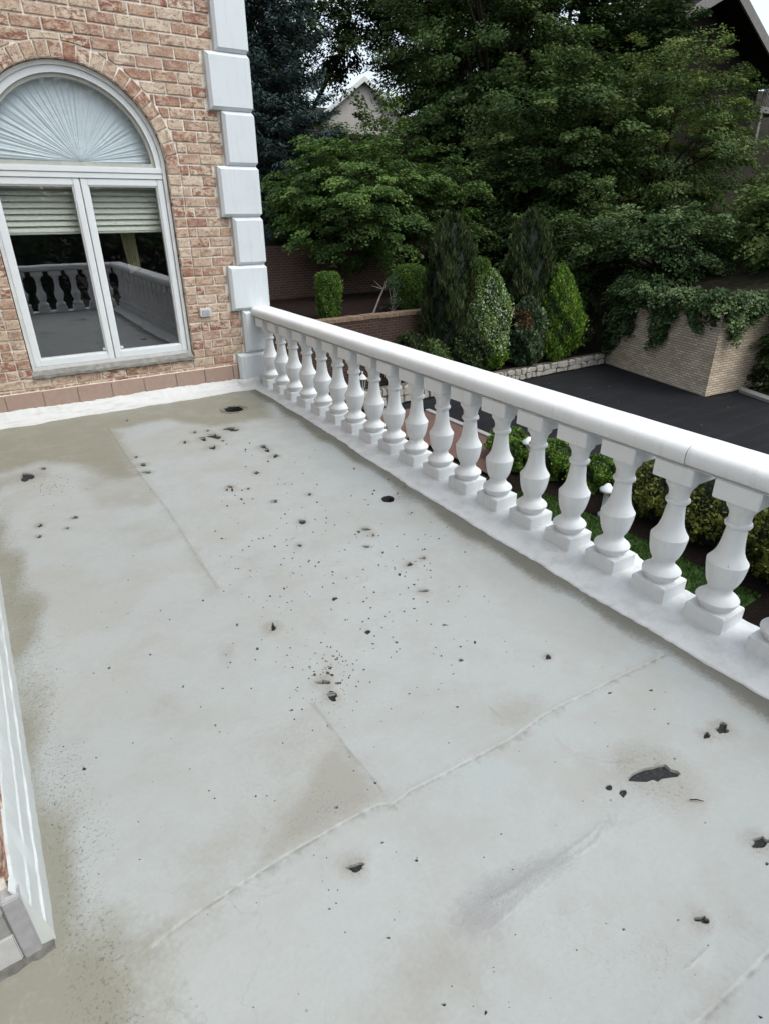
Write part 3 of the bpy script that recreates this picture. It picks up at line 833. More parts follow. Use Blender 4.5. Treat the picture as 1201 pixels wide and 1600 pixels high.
# outer skin of the rooms so that no daylight leaks in
mb = MB(); mb.box((-8, .6, D), (-.04, 8.0, TOP)); 
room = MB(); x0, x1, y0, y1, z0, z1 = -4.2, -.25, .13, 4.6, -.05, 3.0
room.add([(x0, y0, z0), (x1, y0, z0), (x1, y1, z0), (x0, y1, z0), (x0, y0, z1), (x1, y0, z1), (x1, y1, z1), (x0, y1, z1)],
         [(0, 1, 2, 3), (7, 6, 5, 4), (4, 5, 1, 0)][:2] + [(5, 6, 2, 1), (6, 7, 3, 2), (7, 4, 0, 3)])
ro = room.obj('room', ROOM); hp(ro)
cap_ = MB(); cap_.box((-8, .02, TOP), (0.15, 8, TOP + .3)); cap_.box((-.245, .16, -.3), (-.06, 8, TOP)); cap_.box((-4.25, 4.61, -.3), (-.06, 4.8, TOP)); hp(cap_.obj('eaves', OLDW))

_bm = {}


def brick_mesh(w_, h_, d_, var):
    key = (round(w_, 3), round(h_, 3), d_, var)
    if key in _bm: return _bm[key]
    q = random.Random(str(key)); c = .005; V = []
    for yy, ins in ((d_, 0), (.004, 0.0), (0.0, c)):
        for sx, sz in ((-1, -1), (1, -1), (1, 1), (-1, 1)):
            j = .0022 if ins == 0 else .0028
            V.append((sx * (w_ / 2 - ins) + q.uniform(-j, j), yy + q.uniform(-.0012, .0012), sz * (h_ / 2 - ins) + q.uniform(-j, j)))
    Fc = [(8, 9, 10, 11)]
    for r in range(2):
        for i in range(4):
            j = (i + 1) % 4; Fc.append((r * 4 + i, r * 4 + j, r * 4 + 4 + j, r * 4 + 4 + i))
    me = mk('brick', V, Fc, BRICK); _bm[key] = me
    return me


def cut_brick_mesh(x0, x1, z0, z1, R):
    """brick cut to the outside of the arch; returns mesh and origin or None"""
    cx, cz = (x0 + x1) / 2, (z0 + z1) / 2
    cols = []
    for i in range(9):
        x = x0 + (x1 - x0) * i / 8; d = abs(x - ACX)
        b = max(z0, ACZ + math.sqrt(R * R - d * d)) if d < R else z0
        if b < z1 - .012: cols.append((x, b))
    if len(cols) < 2 or cols[-1][0] - cols[0][0] < .02: return None
    n = len(cols); V = []; Fc = []
    for yy, ins in ((.05, 0), (.004, 0), (0.0, .004)):
        for k_, (x, b) in enumerate(cols):
            xx = x + (ins if k_ == 0 else -ins if k_ == n - 1 else 0)
            V.append((xx - cx, yy, b + ins - cz)); V.append((xx - cx, yy, z1 - ins - cz))
    for k_ in range(n - 1):
        a = 4 * n + 2 * k_; Fc.append((a, a + 2, a + 3, a + 1))
    loop = [2 * k_ for k_ in range(n)] + [2 * k_ + 1 for k_ in range(n - 1, -1, -1)]
    for r in range(2):
        for i in range(len(loop)):
            a, b = loop[i], loop[(i + 1) % len(loop)]
            Fc.append((r * 2 * n + a, r * 2 * n + b, (r + 1) * 2 * n + b, (r + 1) * 2 * n + a))
    return mk('brick', V, Fc, BRICK), (cx, cz)


rb = random.Random(12)
far_bricks = MB()
RO = AR + VT + .012                          # outside of the brick arch incl. joint
JX = .100                                    # jamb brick width
WO = Vector((-2, 0.2, -0.3))


def put_brick(me, x, z, roty=0.0):
    o = link('brick', me, wall, (x, rb.uniform(-.003, .003), z), (rb.uniform(-.008, .008), roty + rb.uniform(-.006, .006), rb.uniform(-.012, .012)))
    return o


def far_brick(x0, x1, z0, z1):
    dy = rb.uniform(-.003, .003)
    far_bricks.box((x0, dy, z0), (x1, .04, z1))


nb = 0
for n in range(-2, 54):
    zb = Z0 + n * CH; z0_, z1_ = zb + .006, zb + CH - .006
    right = -.380 if ((n // 5) % 2 == (0 if n >= 0 else 0)) else -.289
    blk = n // 5                                # quoin block G (0) narrow, F (1) wide ...
    right = -.292 if blk % 2 == 0 else -.383
    if n < 0: right = -.383
    joints = -.304 - (0 if n % 2 == 0 else BL / 2)
    x = joints + BL * 4
    segs = []
    while x > -2.75:
        segs.append((x - BL, x)); x -= BL
    for a, b in segs:
        a2, b2 = a + .006, min(b - .006, right - .004)
        if b2 - a2 < .03: continue
        if zb > 1.86:
            r_in = [math.hypot(xx - ACX, zz - ACZ) for xx in (a2, b2) for zz in (z0_, z1_)]
            nearx = min(max(ACX, a2), b2); nearz = max(z0_, ACZ)
            if max(r_in) < RO: continue
            if math.hypot(nearx - ACX, nearz - ACZ) < RO and z1_ > ACZ:
                cb = cut_brick_mesh(a2, b2, z0_, z1_, RO)
                if cb: put_brick(cb[0], cb[1][0], cb[1][1]); nb += 1
                continue
        parts_ = [(a2, b2)]
        if zb < 1.93:
            if z1_ > .37:
                L, R_ = ACX - AR - JX - .010, ACX + AR + JX + .010
                parts_ = []
                if a2 < L - .03: parts_.append((a2, min(b2, L)))
                if b2 > R_ + .03: parts_.append((max(a2, R_), b2))
                parts_ = [p_ for p_ in parts_ if p_[1] - p_[0] > .025]
            elif False:
                L, R_ = -2.155, -.795
                parts_ = [p_ for p_ in ((a2, min(b2, L)), (max(a2, R_), b2)) if p_[1] - p_[0] > .025]
        for p0, p1 in parts_:
            vis = (z0_ < 3.02 and p1 > -2.3 and z1_ > .2) 
            if vis and nb < 292 - 46:
                put_brick(brick_mesh(p1 - p0, z1_ - z0_, .05, rb.randrange(4)), (p0 + p1) / 2, (z0_ + z1_) / 2); nb += 1
            else: far_brick(p0, p1, z0_, z1_)
    # jamb bricks
    if .37 < z1_ and zb + CH < 1.95:
        for s in (-1, 1):
            xc = ACX + s * (AR + JX / 2 + .003)
            if s > 0 or zb < 3:
                put_brick(brick_mesh(JX - .003, z1_ - z0_, .11, rb.randrange(4)), xc, (z0_ + z1_) / 2); nb += 1
# arch
NV = 25
for i in range(NV):
    a = math.pi * (i + .5) / NV
    rr = AR + VT / 2 + .003
    wv_ = 2 * math.sin(math.pi / NV / 2) * rr - .011
    put_brick(brick_mesh(wv_, VT, .11, i % 4), ACX + rr * math.cos(a), ACZ + rr * math.sin(a), math.pi / 2 - a); nb += 1
print('bricks', nb)
fo = far_bricks.obj('brick_field', BRICK, wall); tag(fo, kind='stuff')

# quoins --------------------------------------------------------------
mb = MB(); mb.box((-.285, -.028, -.1), (-.02, .45, TOP)); qc = mb.obj('quoin_column', QUOIN); hp(qc)
qm = {}
for wide in (0, 1):
    W_ = .380 if wide else .289
    bm = bmesh.new()
    h_ = .4 - .006
    ch = .030
    # block: sides rise 34 mm from the wall, then a chamfer to the front face 60 mm proud; same on the right-hand side
    xo, xi = -W_, 0.0
    rings = [((xo, .0), (xi - .026, .0)),]
    V = []; 
    def ringv(ins, y, xr): return [(xo + ins, y, -h_ / 2 + ins), (xr - ins, y, -h_ / 2 + ins), (xr - ins, y, h_ / 2 - ins), (xo + ins, y, h_ / 2 - ins)]
    bmb = MB()
    bmb.box((xo, -.060, -h_ / 2), (xi, .44, h_ / 2), 0)
    bmm = bmb.mesh('quoin_block', QUOIN)
    bm.from_mesh(bmm)
    ed = [e for e in bm.edges if all(v.co.y < -.05 for v in e.verts) or (all(v.co.x > -.001 for v in e.verts))]
    bmesh.ops.bevel(bm, geom=ed, offset=.024, segments=1, profile=.5, affect='EDGES')
    bm.to_mesh(bmm); bm.free()
    qm[wide] = bmm
for kq in range(-1, 11):
    wide = kq % 2 == 1 or kq == -1
    z = Z0 + kq * .4 + .2
    link('quoin_block', qm[1 if wide else 0], qc, (0, 0, z))

# stone tile skirting, sill, flashing ---------------------------------
tj = [-2.70, -2.399, -2.117, -1.847, -1.569, -1.289, -.997, -.722, -.44, -.386]
sk = MB(); sk.box((-2.72, -.010, .06), (-.384, .02, .232)); sko = sk.obj('skirting', MORTAR); hp(sko)
rb2 = random.Random(3)
for a, b in zip(tj[:-1], tj[1:]):
    t_ = MB(); t_.box((-(b - a) / 2 + .0022, -.012, -.08), ((b - a) / 2 - .0022, .012, .08), .003)
    link('tile', t_.mesh('tile', TILE), sko, ((a + b) / 2, -.014 + rb2.uniform(-.0015, .0015), .148 + rb2.uniform(-.001, .001)))
s_ = MB()
xs = np.linspace(-2.150, -.800, 30); V = []; Fc = []
for x in xs:
    j = lambda: rb2.uniform(-.003, .003)
    V += [(x, .10, .392), (x, .03, .385 + j() * .4), (x, -.012 + j(), .366 + j()), (x, -.022 + j(), .358 + j()), (x, -.022 + j(), .334 + j()), (x, .02, .332)]
for i in range(len(xs) - 1):
    for q in range(5): Fc.append((i * 6 + q, i * 6 + q + 1, (i + 1) * 6 + q + 1, (i + 1) * 6 + q))
Fc += [(5, 4, 3, 2, 1, 0), tuple(range((len(xs) - 1) * 6, len(xs) * 6))]
s_.add(V, Fc); hp(s_.obj('window_sill', SILL))
f_ = MB(); xs = np.linspace(-2.70, -.20, 110); V = []; Fc = []; np_ = 6
for i, x in enumerate(xs):
    j = lambda s=1: rb2.uniform(-.004, .004) * s
    wv_ = .01 * math.sin(x * 9) + .006 * math.sin(x * 23)
    tp = .098 + .010 * math.sin(x * 5 + 1) * .5 + j(1.2)
    yo = -.004 if x < -.386 else -.062
    V += [(x, -.027 + yo * .1 if x < -.386 else -.064, tp), (x, -.034 + yo, tp - .006 + j(.5)), (x, -.050 + yo + j(), .062 + j()), (x, -.085 + yo * .5 + j(), .032 + j()), (x, -.125 + wv_ * .5 + j(), .014 + j(.4)), (x, -.160 + wv_ + j(), -.004)]
for i in range(len(xs) - 1):
    for q in range(np_ - 1): Fc.append((i * np_ + q, i * np_ + q + 1, (i + 1) * np_ + q + 1, (i + 1) * np_ + q))
f_.add(V, Fc); fl = f_.obj('flashing', FLASH, None, True); hp(fl)

# small box on the wall, smeared mortar -------------------------------
b_ = MB(); b_.box((-.688, -.028, .706), (-.582, .02, .782), .006); ob = b_.obj('outlet_cover', OLDW); hp(ob)
b_ = MB(); b_.box((-.672, -.034, .722), (-.598, -.020, .766), .004); b_.obj('outlet_lid', METAL, ob)

# window --------------------------------------------------------------
WX0, WX1, WXM = -2.134, -.806, -1.475
WY = .052


def arch_ring(mb, r0_, r1_, y0_, y1_, n=44, close=True):
    V = []; Fc = []
    for i in range(n + 1):
        a = math.pi * i / n; c_, s__ = math.cos(a), math.sin(a)
        for r_, y_ in ((r0_, y0_), (r1_, y0_), (r1_, y1_), (r0_, y1_)): V.append((ACX + r_ * c_, y_, ACZ + r_ * s__))
    for i in range(n):
        for q in range(4):
            q2 = (q + 1) % 4; Fc.append((i * 4 + q, i * 4 + q2, (i + 1) * 4 + q2, (i + 1) * 4 + q))
    Fc += [(0, 1, 2, 3), (n * 4 + 3, n * 4 + 2, n * 4 + 1, n * 4)]
    mb.add(V, Fc)


mb = MB()
arch_ring(mb, AR - .030, AR - .002, WY - .012, WY + .09)
for s in (0, 1):
    xa, xb_ = ((WX0 - .006, WX0 + .020), (WX1 - .020, WX1 + .006))[s]
    mb.box((xa, WY - .012, .385), (xb_, WY + .09, ACZ))
mb.box((WX0 - .006, WY - .006, .385), (WX1 + .006, WY + .09, .412))
win = mb.obj('window', OLDW); hp(win)
mb = MB(); arch_ring(mb, AR - .075, AR - .031, WY + .004, WY + .08); mb.obj('arch_frame', VINYL, win)
mb = MB(); arch_ring(mb, AR - .100, AR - .076, WY + .026, WY + .075); mb.box((ACX - AR + .10, WY + .026, ACZ + .002), (ACX + AR - .10, WY + .075, ACZ + .032)); mb.obj('glazing_bead', simple('aged_glazing_bead', (.40, .41, .37), .6, 20, .15, .1), win)
mb = MB()
mb.box((WX0 + .021, WY - .010, 1.862), (WX1 - .021, WY + .085, 1.904), .004); mb.box((WX0 + .021, WY - .003, 1.822), (WX1 - .021, WY + .084, 1.8605), .003)
mb.obj('transom', VINYL, win)
mb = MB(); mb.add([(ACX + r_ * math.cos(a), WY + .050, ACZ + r_ * math.sin(a)) for r_, a in [(AR - .08, math.pi * i / 40) for i in range(41)]], [tuple(range(41))]); mb.obj('pane', GLASS2, win)
sash_x = ((WX0 + .022, WXM - .003), (WXM + .003, WX1 - .022))
for xa, xb_ in sash_x:
    mb = MB(); t = .050; z0_, z1_ = .413, 1.8205
    y0_, y1_ = WY + .004, WY + .07
    mb.box((xa, y0_, z0_), (xa + t, y1_, z1_), .004); mb.box((xb_ - t, y0_, z0_), (xb_, y1_, z1_), .004)
    mb.box((xa + t - .001, y0_ + .001, z0_), (xb_ - t + .001, y1_, z0_ + t + .006), .004); mb.box((xa + t - .001, y0_ + .001, z1_ - t), (xb_ - t + .001, y1_, z1_), .004)
    # inner glazing step
    i0, i1, k0, k1 = xa + t, xb_ - t, z0_ + t + .006, z1_ - t
    g = .009
    for bx_ in (((i0, y0_ + .012, k0), (i0 + g, y1_ - .01, k1)), ((i1 - g, y0_ + .012, k0), (i1, y1_ - .01, k1)), ((i0 + g, y0_ + .012, k0), (i1 - g, y1_ - .01, k0 + g)), ((i0 + g, y0_ + .012, k1 - g), (i1 - g, y1_ - .01, k1))):
        mb.box(*bx_)
    mb.obj('sash', VINYL, win)
    mb = MB(); mb.add([(i0 + .002, WY + .036, k0 + .002), (i1 - .002, WY + .036, k0 + .002), (i1 - .002, WY + .036, k1 - .002), (i0 + .002, WY + .036, k1 - .002)], [(0, 1, 2, 3)])
    mb.obj('pane', GLASS, win)
for x in (-1.546, -1.398):
    mb = MB(); mb.box((x - .011, WY + .030, .488), (x + .011, WY + .0345, .510), .002); mb.obj('sash_sticker', VINYL, win)

# fan curtain in the arch --------------------------------------------
V = []; Fc = []; n, nr = 320, 7
rf = random.Random(5); ph = [rf.uniform(0, 6.28) for _ in range(6)]
for i in range(n + 1):
    a = math.pi * i / n
    pl_ = .45 * math.sin(a * 58 + 3.5 * math.sin(a * 5 + ph[0])) + .4 * math.sin(a * 101 + 4 * math.sin(a * 7 + ph[1])) + .35 * math.sin(a * 27 + 2 * math.sin(a * 4 + ph[2])) + .2 * math.sin(a * 171 + ph[3])
    for q in range(nr + 1):
        t = q / nr
        R_ = (AR - .085)
        cx, cz = ACX + .045, ACZ + .035
        # ray from the gather point to the arch
        dx, dz = math.cos(a), math.sin(a)
        ox, oz = cx - ACX, cz - ACZ
        bq = ox * dx + oz * dz; L = -bq + math.sqrt(bq * bq - (ox * ox + oz * oz - R_ * R_))
        r_ = .004 + (L - .004) * t
        V.append((cx + dx * r_, WY + .105 + pl_ * (.002 + .006 * t) * (1 if t > 0 else .5), max(cz - .03, cz + dz * r_)))
for i in range(n):
    for q in range(nr): Fc.append((i * (nr + 1) + q, i * (nr + 1) + q + 1, (i + 1) * (nr + 1) + q + 1, (i + 1) * (nr + 1) + q))
fc = link('fan_curtain', mk('fan_curtain', V, Fc, FABRIC, True))
tag(fc, 'white pleated sunburst curtain filling the arched window head', 'curtain')

# blinds ---------------------------------------------------------------
for idx, (xa, xb_) in enumerate(sash_x):
    bl = empty('window_blind', ((xa + xb_) / 2, .20, 1.42))
    tag(bl, ('cream slatted blind half drawn behind the window pane left of the mullion', 'cream slatted blind half drawn behind the window pane right of the mullion')[idx], 'blind', 'window blinds')
    wv_ = (xb_ - xa) / 2 - .02
    h_ = MB(); h_.box((-wv_, -.02, .40), (wv_, .02, .435)); h_.obj('headrail', SLAT, bl)
    h_ = MB(); h_.box((-wv_, -.014, .0), (wv_, .014, .020), .004); h_.obj('bottom_rail', SLAT, bl)
    sm = MB(); V = []
    for x in (-wv_, wv_): V += [(x, -.020, -.027), (x, -.010, -.004), (x, .002, .012), (x, .016, .024)]
    sm.add(V, [(0, 1, 5, 4), (1, 2, 6, 5), (2, 3, 7, 6)]); smm = sm.mesh('slat', SLAT, True)
    for q in range(9): link('slat', smm, bl, (0, 0, .045 + q * .044))

# things in the room ---------------------------------------------------
V = []; Fc = []
for i in range(25):
    x = i / 24 * .13
    for q, z in enumerate((1.62, 1.30, 1.08)):
        V.append((-1.20 + x * (1 - q * .12) + q * .02, .34 + .018 * math.sin(i * 1.6), z + (x * .35 if q == 2 else 0)))
for i in range(24):
    for q in range(2): Fc.append((i * 3 + q, i * 3 + q + 1, (i + 1) * 3 + q + 1, (i + 1) * 3 + q))
tag(link('curtain', mk('curtain', V, Fc, CURT, True)), 'short olive curtain tail hanging inside the window right of the mullion', 'curtain')
mb = MB(); pts = [(-1.40, .62, .2 + t * 1.35) for t in np.linspace(0, 1, 60)]
for ph_ in (0, 2.1, 4.2):
    mb.tube([(x + .02 * math.cos(t * 26 + ph_), y + .02 * math.sin(t * 26 + ph_), z) for (x, y, z), t in zip(pts, np.linspace(0, 1, 60))], [.018] * 60, 6)
mb.lathe([(.10, 0), (.10, .02), (.04, .05), (.03, .25)], 16, (-1.40, .62, -.05)); mb.lathe([(.02, 0), (.05, .05), (.045, .12), (.03, .16), (.05, .2), (.04, .3)], 16, (-1.40, .62, 1.5))
tag(mb.obj('twisted_post', simple('grey_room_post', (.20, .20, .20), .4, 20, .1, .1), None, True), 'pale twisted post standing in the dark room behind the window', 'post')

# wall on the left with its white base trim ---------------------------
wl = MB(); XW = -2.685
wl.add([(XW - .010, .02, -.1), (XW - .010, -4.60, -.1), (XW - .010, -4.60, TOP), (XW - .010, .02, TOP)], [(0, 1, 2, 3)])
wl.add([(XW - .010, -4.60, -.1), (XW - .4, -4.60, -.1), (XW - .4, -4.60, TOP), (XW - .010, -4.60, TOP)], [(0, 1, 2, 3)])
wl.add([(XW - .4, -4.60, -.1), (XW - .4, -6.6, -.1), (XW - .4, -6.6, TOP), (XW - .4, -4.60, TOP)], [(0, 1, 2, 3)])
wlo = wl.obj('wall', MORTAR); hp(wlo)
ff = MB()
cnt = 0
for n in range(-2, 55):
    zb = Z0 + n * CH
    if zb + CH < .16: continue
    y = -.02 - (0 if n % 2 else BL / 2)
    while y > -4.62:
        y2 = max(y - BL, -4.612)
        if y - y2 > .04:
            if y < -3.7 and zb < .75:
                me = brick_mesh(y - y2 - .01, CH - .01, .05, rb.randrange(4))
                link('brick', me, wlo, (XW + rb.uniform(-.003, .003), (y + y2) / 2, zb + CH / 2), (0, 0, math.pi / 2)); cnt += 1
            else:
                dx = rb.uniform(-.003, .003); ff.box((XW - .04, y2 + .005, zb + .005), (XW + dx, y - .005, zb + CH - .005))
        y -= BL
tag(ff.obj('brick_field', BRICK, wlo), kind='stuff')
tr = MB(); ysn = np.linspace(-.02, -4.628, 150); V = []; Fc = []
prof = [(-2.690, .235), (-2.680, .228), (-2.675, .214), (-2.667, .152), (-2.662, .146), (-2.655, .080), (-2.650, .074), (-2.645, .0), (-2.644, -.01)]
for y in ysn:
    for i, (x, z) in enumerate(prof):
        V.append((x + rb2.uniform(-.0012, .0012), y, z + rb2.uniform(-.002, .002) + (0.008 * math.sin(y * 11) + rb2.uniform(-.006, .006) if i < 3 else 0)))
n_ = len(prof)
for i in range(len(ysn) - 1):
    for q in range(n_ - 1): Fc.append((i * n_ + q, i * n_ + q + 1, (i + 1) * n_ + q + 1, (i + 1) * n_ + q))
Fc.append(tuple((len(ysn) - 1) * n_ + q for q in range(n_)) )
tr.add(V, Fc); tr.add([(-2.643, -4.629, -.01), (-2.647, -4.629, .06), (-2.674, -4.629, .215), (-2.70, -4.629, .22), (-2.70, -4.629, -.01)], [(0, 1, 2, 3, 4)]); TRIM = mat_white('aged_cream_trim', (.60, .625, .61), .4); bt_ = tr.obj('base_trim', TRIM, None, True); smooth_by_angle(bt_.data, 22); hp(bt_)
# end of that wall: metal corner strip, tile blocks, caulked foot
e_ = MB(); e_.box((-2.712, -4.640, -.01), (-2.674, -4.600, .215), .003); mstrip = e_.obj('corner_strip', METAL); hp(mstrip)
e_ = MB(); e_.box((-2.712, -4.648, .190), (-3.0, -4.600, .225), .003) if False else e_.box((-3.0, -4.646, .186), (-2.7125, -4.600, .214), .003); e_.obj('corner_strip_head', METAL, mstrip) if False else hp(e_.obj('threshold_lip', METAL))
e_ = MB(); e_.box((-3.05, -4.634, .100), (-2.714, -4.600, .184), .003); hp(e_.obj('threshold_block', simple('grey_threshold_stone', (.30, .295, .29), .8, 25, .15, .3)))
e_ = MB(); e_.box((-3.05, -4.637, -.014), (-2.714, -4.600, .098), .003); hp(e_.obj('threshold_block', simple('pale_threshold_stone', (.50, .50, .50), .8, 25, .12, .3)))
V = []; Fc = []; e_ = MB()
for i, x in enumerate(np.linspace(-3.05, -2.648, 22)):
    j = lambda: rb2.uniform(-.006, .006)
    V += [(x, -4.63, .008 + j() * .4), (x, -4.648 + j() * .6, .003 + j() * .3), (x, -4.664 + j() * .8, -.004)]
for i in range(21):
    for q in range(2): Fc.append((i * 3 + q, i * 3 + q + 1, (i + 1) * 3 + q + 1, (i + 1) * 3 + q))
e_.add(V, Fc); hp(e_.obj('foot_caulk', simple('dirty_caulk', (.13, .125, .115), .9, 40, .5, .8, .006)))

# ================================================================== BALUSTRADE
PS = .170                                    # plinth side
bal = empty('balustrade', (-.105, -3.1, 0))
tag(bal, 'long white balustrade with turned balusters along the open side of terrace', 'balustrade', 'terrace balustrades')
BO = Vector((-.105, -3.1, 0))
prof = [(.066, .096), (.068, .104), (.073, .113), (.080, .124), (.0845, .134), (.0845, .140), (.080, .146), (.066, .158), (.055, .168), (.0495, .177), (.0485, .184), (.0485, .196), (.0505, .200), (.0535, .204),
        (.060, .216), (.067, .236), (.0725, .262), (.0765, .290), (.0785, .312), (.0785, .316), (.0755, .320), (.070, .328), (.061, .342), (.053, .360), (.0475, .382), (.0435, .410), (.0405, .440), (.0385, .462), (.0380, .470),
        (.0420, .474), (.0485, .478), (.0515, .487), (.0485, .496), (.0430, .500), (.0420, .506), (.0425, .524), (.0460, .538), (.0530, .552), (.0600, .560), (.0625, .566), (.0625, .576), (.0660, .580), (.0660, .594)]
bmb = MB(); bmb.lathe(prof, 28)
h2 = PS / 2
bmb.box((-h2, -h2, .018), (h2, h2, .098), .0045)
bmb.box((-h2 - .004, -h2 - .004, .594), (h2 + .004, h2 + .004, .672), .004)
from mathutils import noise as mnoise
balms = []
for vv in range(4):
    bme = bmb.mesh('baluster', WHITE)
    for v in bme.vertices:
        q = mnoise.noise_vector(v.co * 9 + Vector((vv * 7.3, 0, 0))) * .0018 + mnoise.noise_vector(v.co * 34 + Vector((0, vv * 5.1, 0))) * .0007
        v.co += q
    smooth_by_angle(bme, 32); balms.append(bme)
balm = balms[0]
rq = random.Random(9)
for i in range(23):
    y = -.272 - .271 * i + h2
    link('baluster', balms[rq.randrange(4)], bal, Vector((-.105 + rq.uniform(-.003, .003), y + rq.uniform(-.004, .004), 0)) - BO, (rq.uniform(-.009, .009), rq.uniform(-.009, .009), rq.uniform(-.03, .03)))


def rail_mesh(L0, L1, axis='y'):
    """bullnosed handrail, closed prism"""
    pr = []
    w2, zt, zb_ = .1065, .762, .672
    # inner side bullnose
    for a in np.linspace(-90, 90, 9): pr.append((-w2 + .034 - .034 * math.cos(rad(a)), zb_ + .045 + .040 * math.sin(rad(a)) + (0.004 if a > 0 else 0)))
    pr = [(-w2 + .018, zb_)] + pr + [(-.06, zt - .001), (-.03, zt + .001), (.03, zt + .001), (.06, zt - .001)]
    for a in np.linspace(90, -90, 9): pr.append((w2 - .034 + .034 * math.cos(rad(a)), zb_ + .045 + .040 * math.sin(rad(a)) + (0.004 if a > 0 else 0)))
    pr += [(w2 - .018, zb_)]
    n = len(pr); ns = max(2, int(abs(L1 - L0) / .12)); V = []; Fc = []
    rr_ = random.Random(int(L0 * 100))
    for i in range(ns + 1):
        t = L0 + (L1 - L0) * i / ns; jx, jz = rr_.uniform(-.0008, .0008), rr_.uniform(-.0007, .0007)
        for x, z in pr: V.append((x + jx, t, z + jz) if axis == 'y' else (t, x + jx, z + jz))
    for i in range(ns):
        for q in range(n):
            q2 = (q + 1) % n; Fc.append((i * n + q, i * n + q2, (i + 1) * n + q2, (i + 1) * n + q))
    Fc += [tuple(range(n - 1, -1, -1)), tuple(range(ns * n, ns * n + n))]
    me = mk('handrail', V, Fc, WHITE); 
    bm = bmesh.new(); bm.from_mesh(me); bmesh.ops.recalc_face_normals(bm, faces=bm.faces[:]); bm.to_mesh(me); bm.free()
    smooth_by_angle(me, 40); return me


RX = -.104
for a, b in ((-.045, -4.5665), (-4.5700, -6.31)):
    link('handrail', rail_mesh(a, b), bal, Vector((RX, 0, 0)) - BO)
# thin dark mortar line between the rail stones
# base: slab with the white coating running down onto the deck
V = []; Fc = []; ysn = np.linspace(-.03, -6.31, 260)
rj = random.Random(15)
for i, y in enumerate(ysn):
    xe = float(np.interp(y, YS[::-1], XS[::-1])) + .004 * math.sin(y * 9) + .002 * math.sin(y * 31 + 1) + rj.uniform(-.0035, .0035)
    j = lambda s=1: rj.uniform(-.0018, .0018) * s
    k0 = -.205; 
    V += [(.012, y, -.16), (.014, y, .016), (.006, y, .024 + j()), (-.09, y, .026 + j()), (k0, y, .026 + j()), (k0 + (xe - k0) * .3, y, .0225 + j()), (k0 + (xe - k0) * .62, y, .014 + j(1.2)), (k0 + (xe - k0) * .88, y, .007 + j(.8)), (xe + .0015, y, .0045 + j(.5)), (xe, y, -.004)]
n_ = 10
for i in range(len(ysn) - 1):
    for q in range(n_ - 1): Fc.append((i * n_ + q, i * n_ + q + 1, (i + 1) * n_ + q + 1, (i + 1) * n_ + q))
me = mk('base_course', V, Fc, BASEC, True)
o = link('base_course', me, bal, -BO)

# balustrade across the end of the terrace behind the viewpoint (seen mirrored in the window)
bal2 = empty('balustrade', (-1.4, -6.28, 0))
tag(bal2, 'white balustrade closing the near end of terrace, mirrored in the dark window', 'balustrade', 'terrace balustrades')
for i in range(9): link('baluster', balms[i % 4], bal2, (-4 * .271 + .271 * i, 0, 0))
link('handrail', rail_mesh(-2.60 + 1.4, -.215 + 1.4, 'x'), bal2, (0, 0, 0))
mb = MB(); mb.box((-2.62 + 1.4, -.12, -.12), (-.2 + 1.4, .13, .027)); mb.obj('base_course', BASEC, bal2)

# ================================================================== VEGETATION
def leaves(rng, C, A, N, L, W, fold=0.15, tip=.45):
    """rhombic leaves: centres C, long axes A, normals N; sizes L, W per leaf"""
    A = A / (np.linalg.norm(A, axis=1, keepdims=True) + 1e-9)
    B = np.cross(N, A); B /= (np.linalg.norm(B, axis=1, keepdims=True) + 1e-9)
    Nn = np.cross(A, B)
    L = np.broadcast_to(L, (len(C),))[:, None]; W = np.broadcast_to(W, (len(C),))[:, None]
    v0 = C - A * L * .5; v2 = C + A * L * .5
    mid = C - A * L * (tip - .5) * .4 + Nn * L * fold * .5
    v1 = mid + B * W * .5; v3 = mid - B * W * .5
    return np.stack([v0, v1, v2, v3], 1).reshape(-1, 3)


def unit(rng, n):
    v = rng.normal(size=(n, 3)); return v / np.linalg.norm(v, axis=1, keepdims=True)


def clump_crown(rng, cen, rads, per, L, W, axis0, droop=.35, flat=.35, spread=.8, tint_lo=0, tint_hi=1, tclump=None):
    """leaf sprays: cen (n,3) clump centres, rads (n,) clump radii; leaves lie in tilted flat layers that droop outwards"""
    n = len(cen)
    out = cen - axis0; out[:, 2] *= .35; out /= (np.linalg.norm(out, axis=1, keepdims=True) + 1e-6)
    idx = np.repeat(np.arange(n), per); m_ = len(idx)
    q = unit(rng, m_) * (rng.uniform(0, 1, m_) ** .45)[:, None]
    o = out[idx]
    side = np.cross(o, np.array([0, 0, 1.0])); side /= (np.linalg.norm(side, axis=1, keepdims=True) + 1e-6)
    upv = np.cross(side, o)
    # spray plane tilted downwards towards the tip
    p = o * q[:, :1] + side * q[:, 1:2] * spread + upv * q[:, 2:3] * flat
    p[:, 2] -= droop * np.clip(q[:, 0] + .2, 0, 2) ** 2
    C = cen[idx] + p * rads[idx][:, None]
    N = np.array([0, 0, 1.0]) * .75 + o * .35 + rng.normal(size=(m_, 3)) * .42
    A = o * .7 + side * (rng.normal(size=m_) * .7)[:, None] + np.array([0, 0, -1.0]) * (droop * .9 + rng.uniform(-.2, .4, m_))[:, None]
    s = rng.uniform(.7, 1.25, m_)
    V = leaves(rng, C, A, N, L * s, W * s)
    tc = rng.uniform(tint_lo, tint_hi, n) if tclump is None else tclump
    t = np.clip(tc[idx] + rng.normal(0, .13, m_), 0, 1)
    return V, t


def in_ell(rng, n, r, shell=.55):
    d = unit(rng, n); s = rng.uniform(shell ** 3, 1, n) ** (1 / 3)
    return d * s[:, None] * np.array(r)


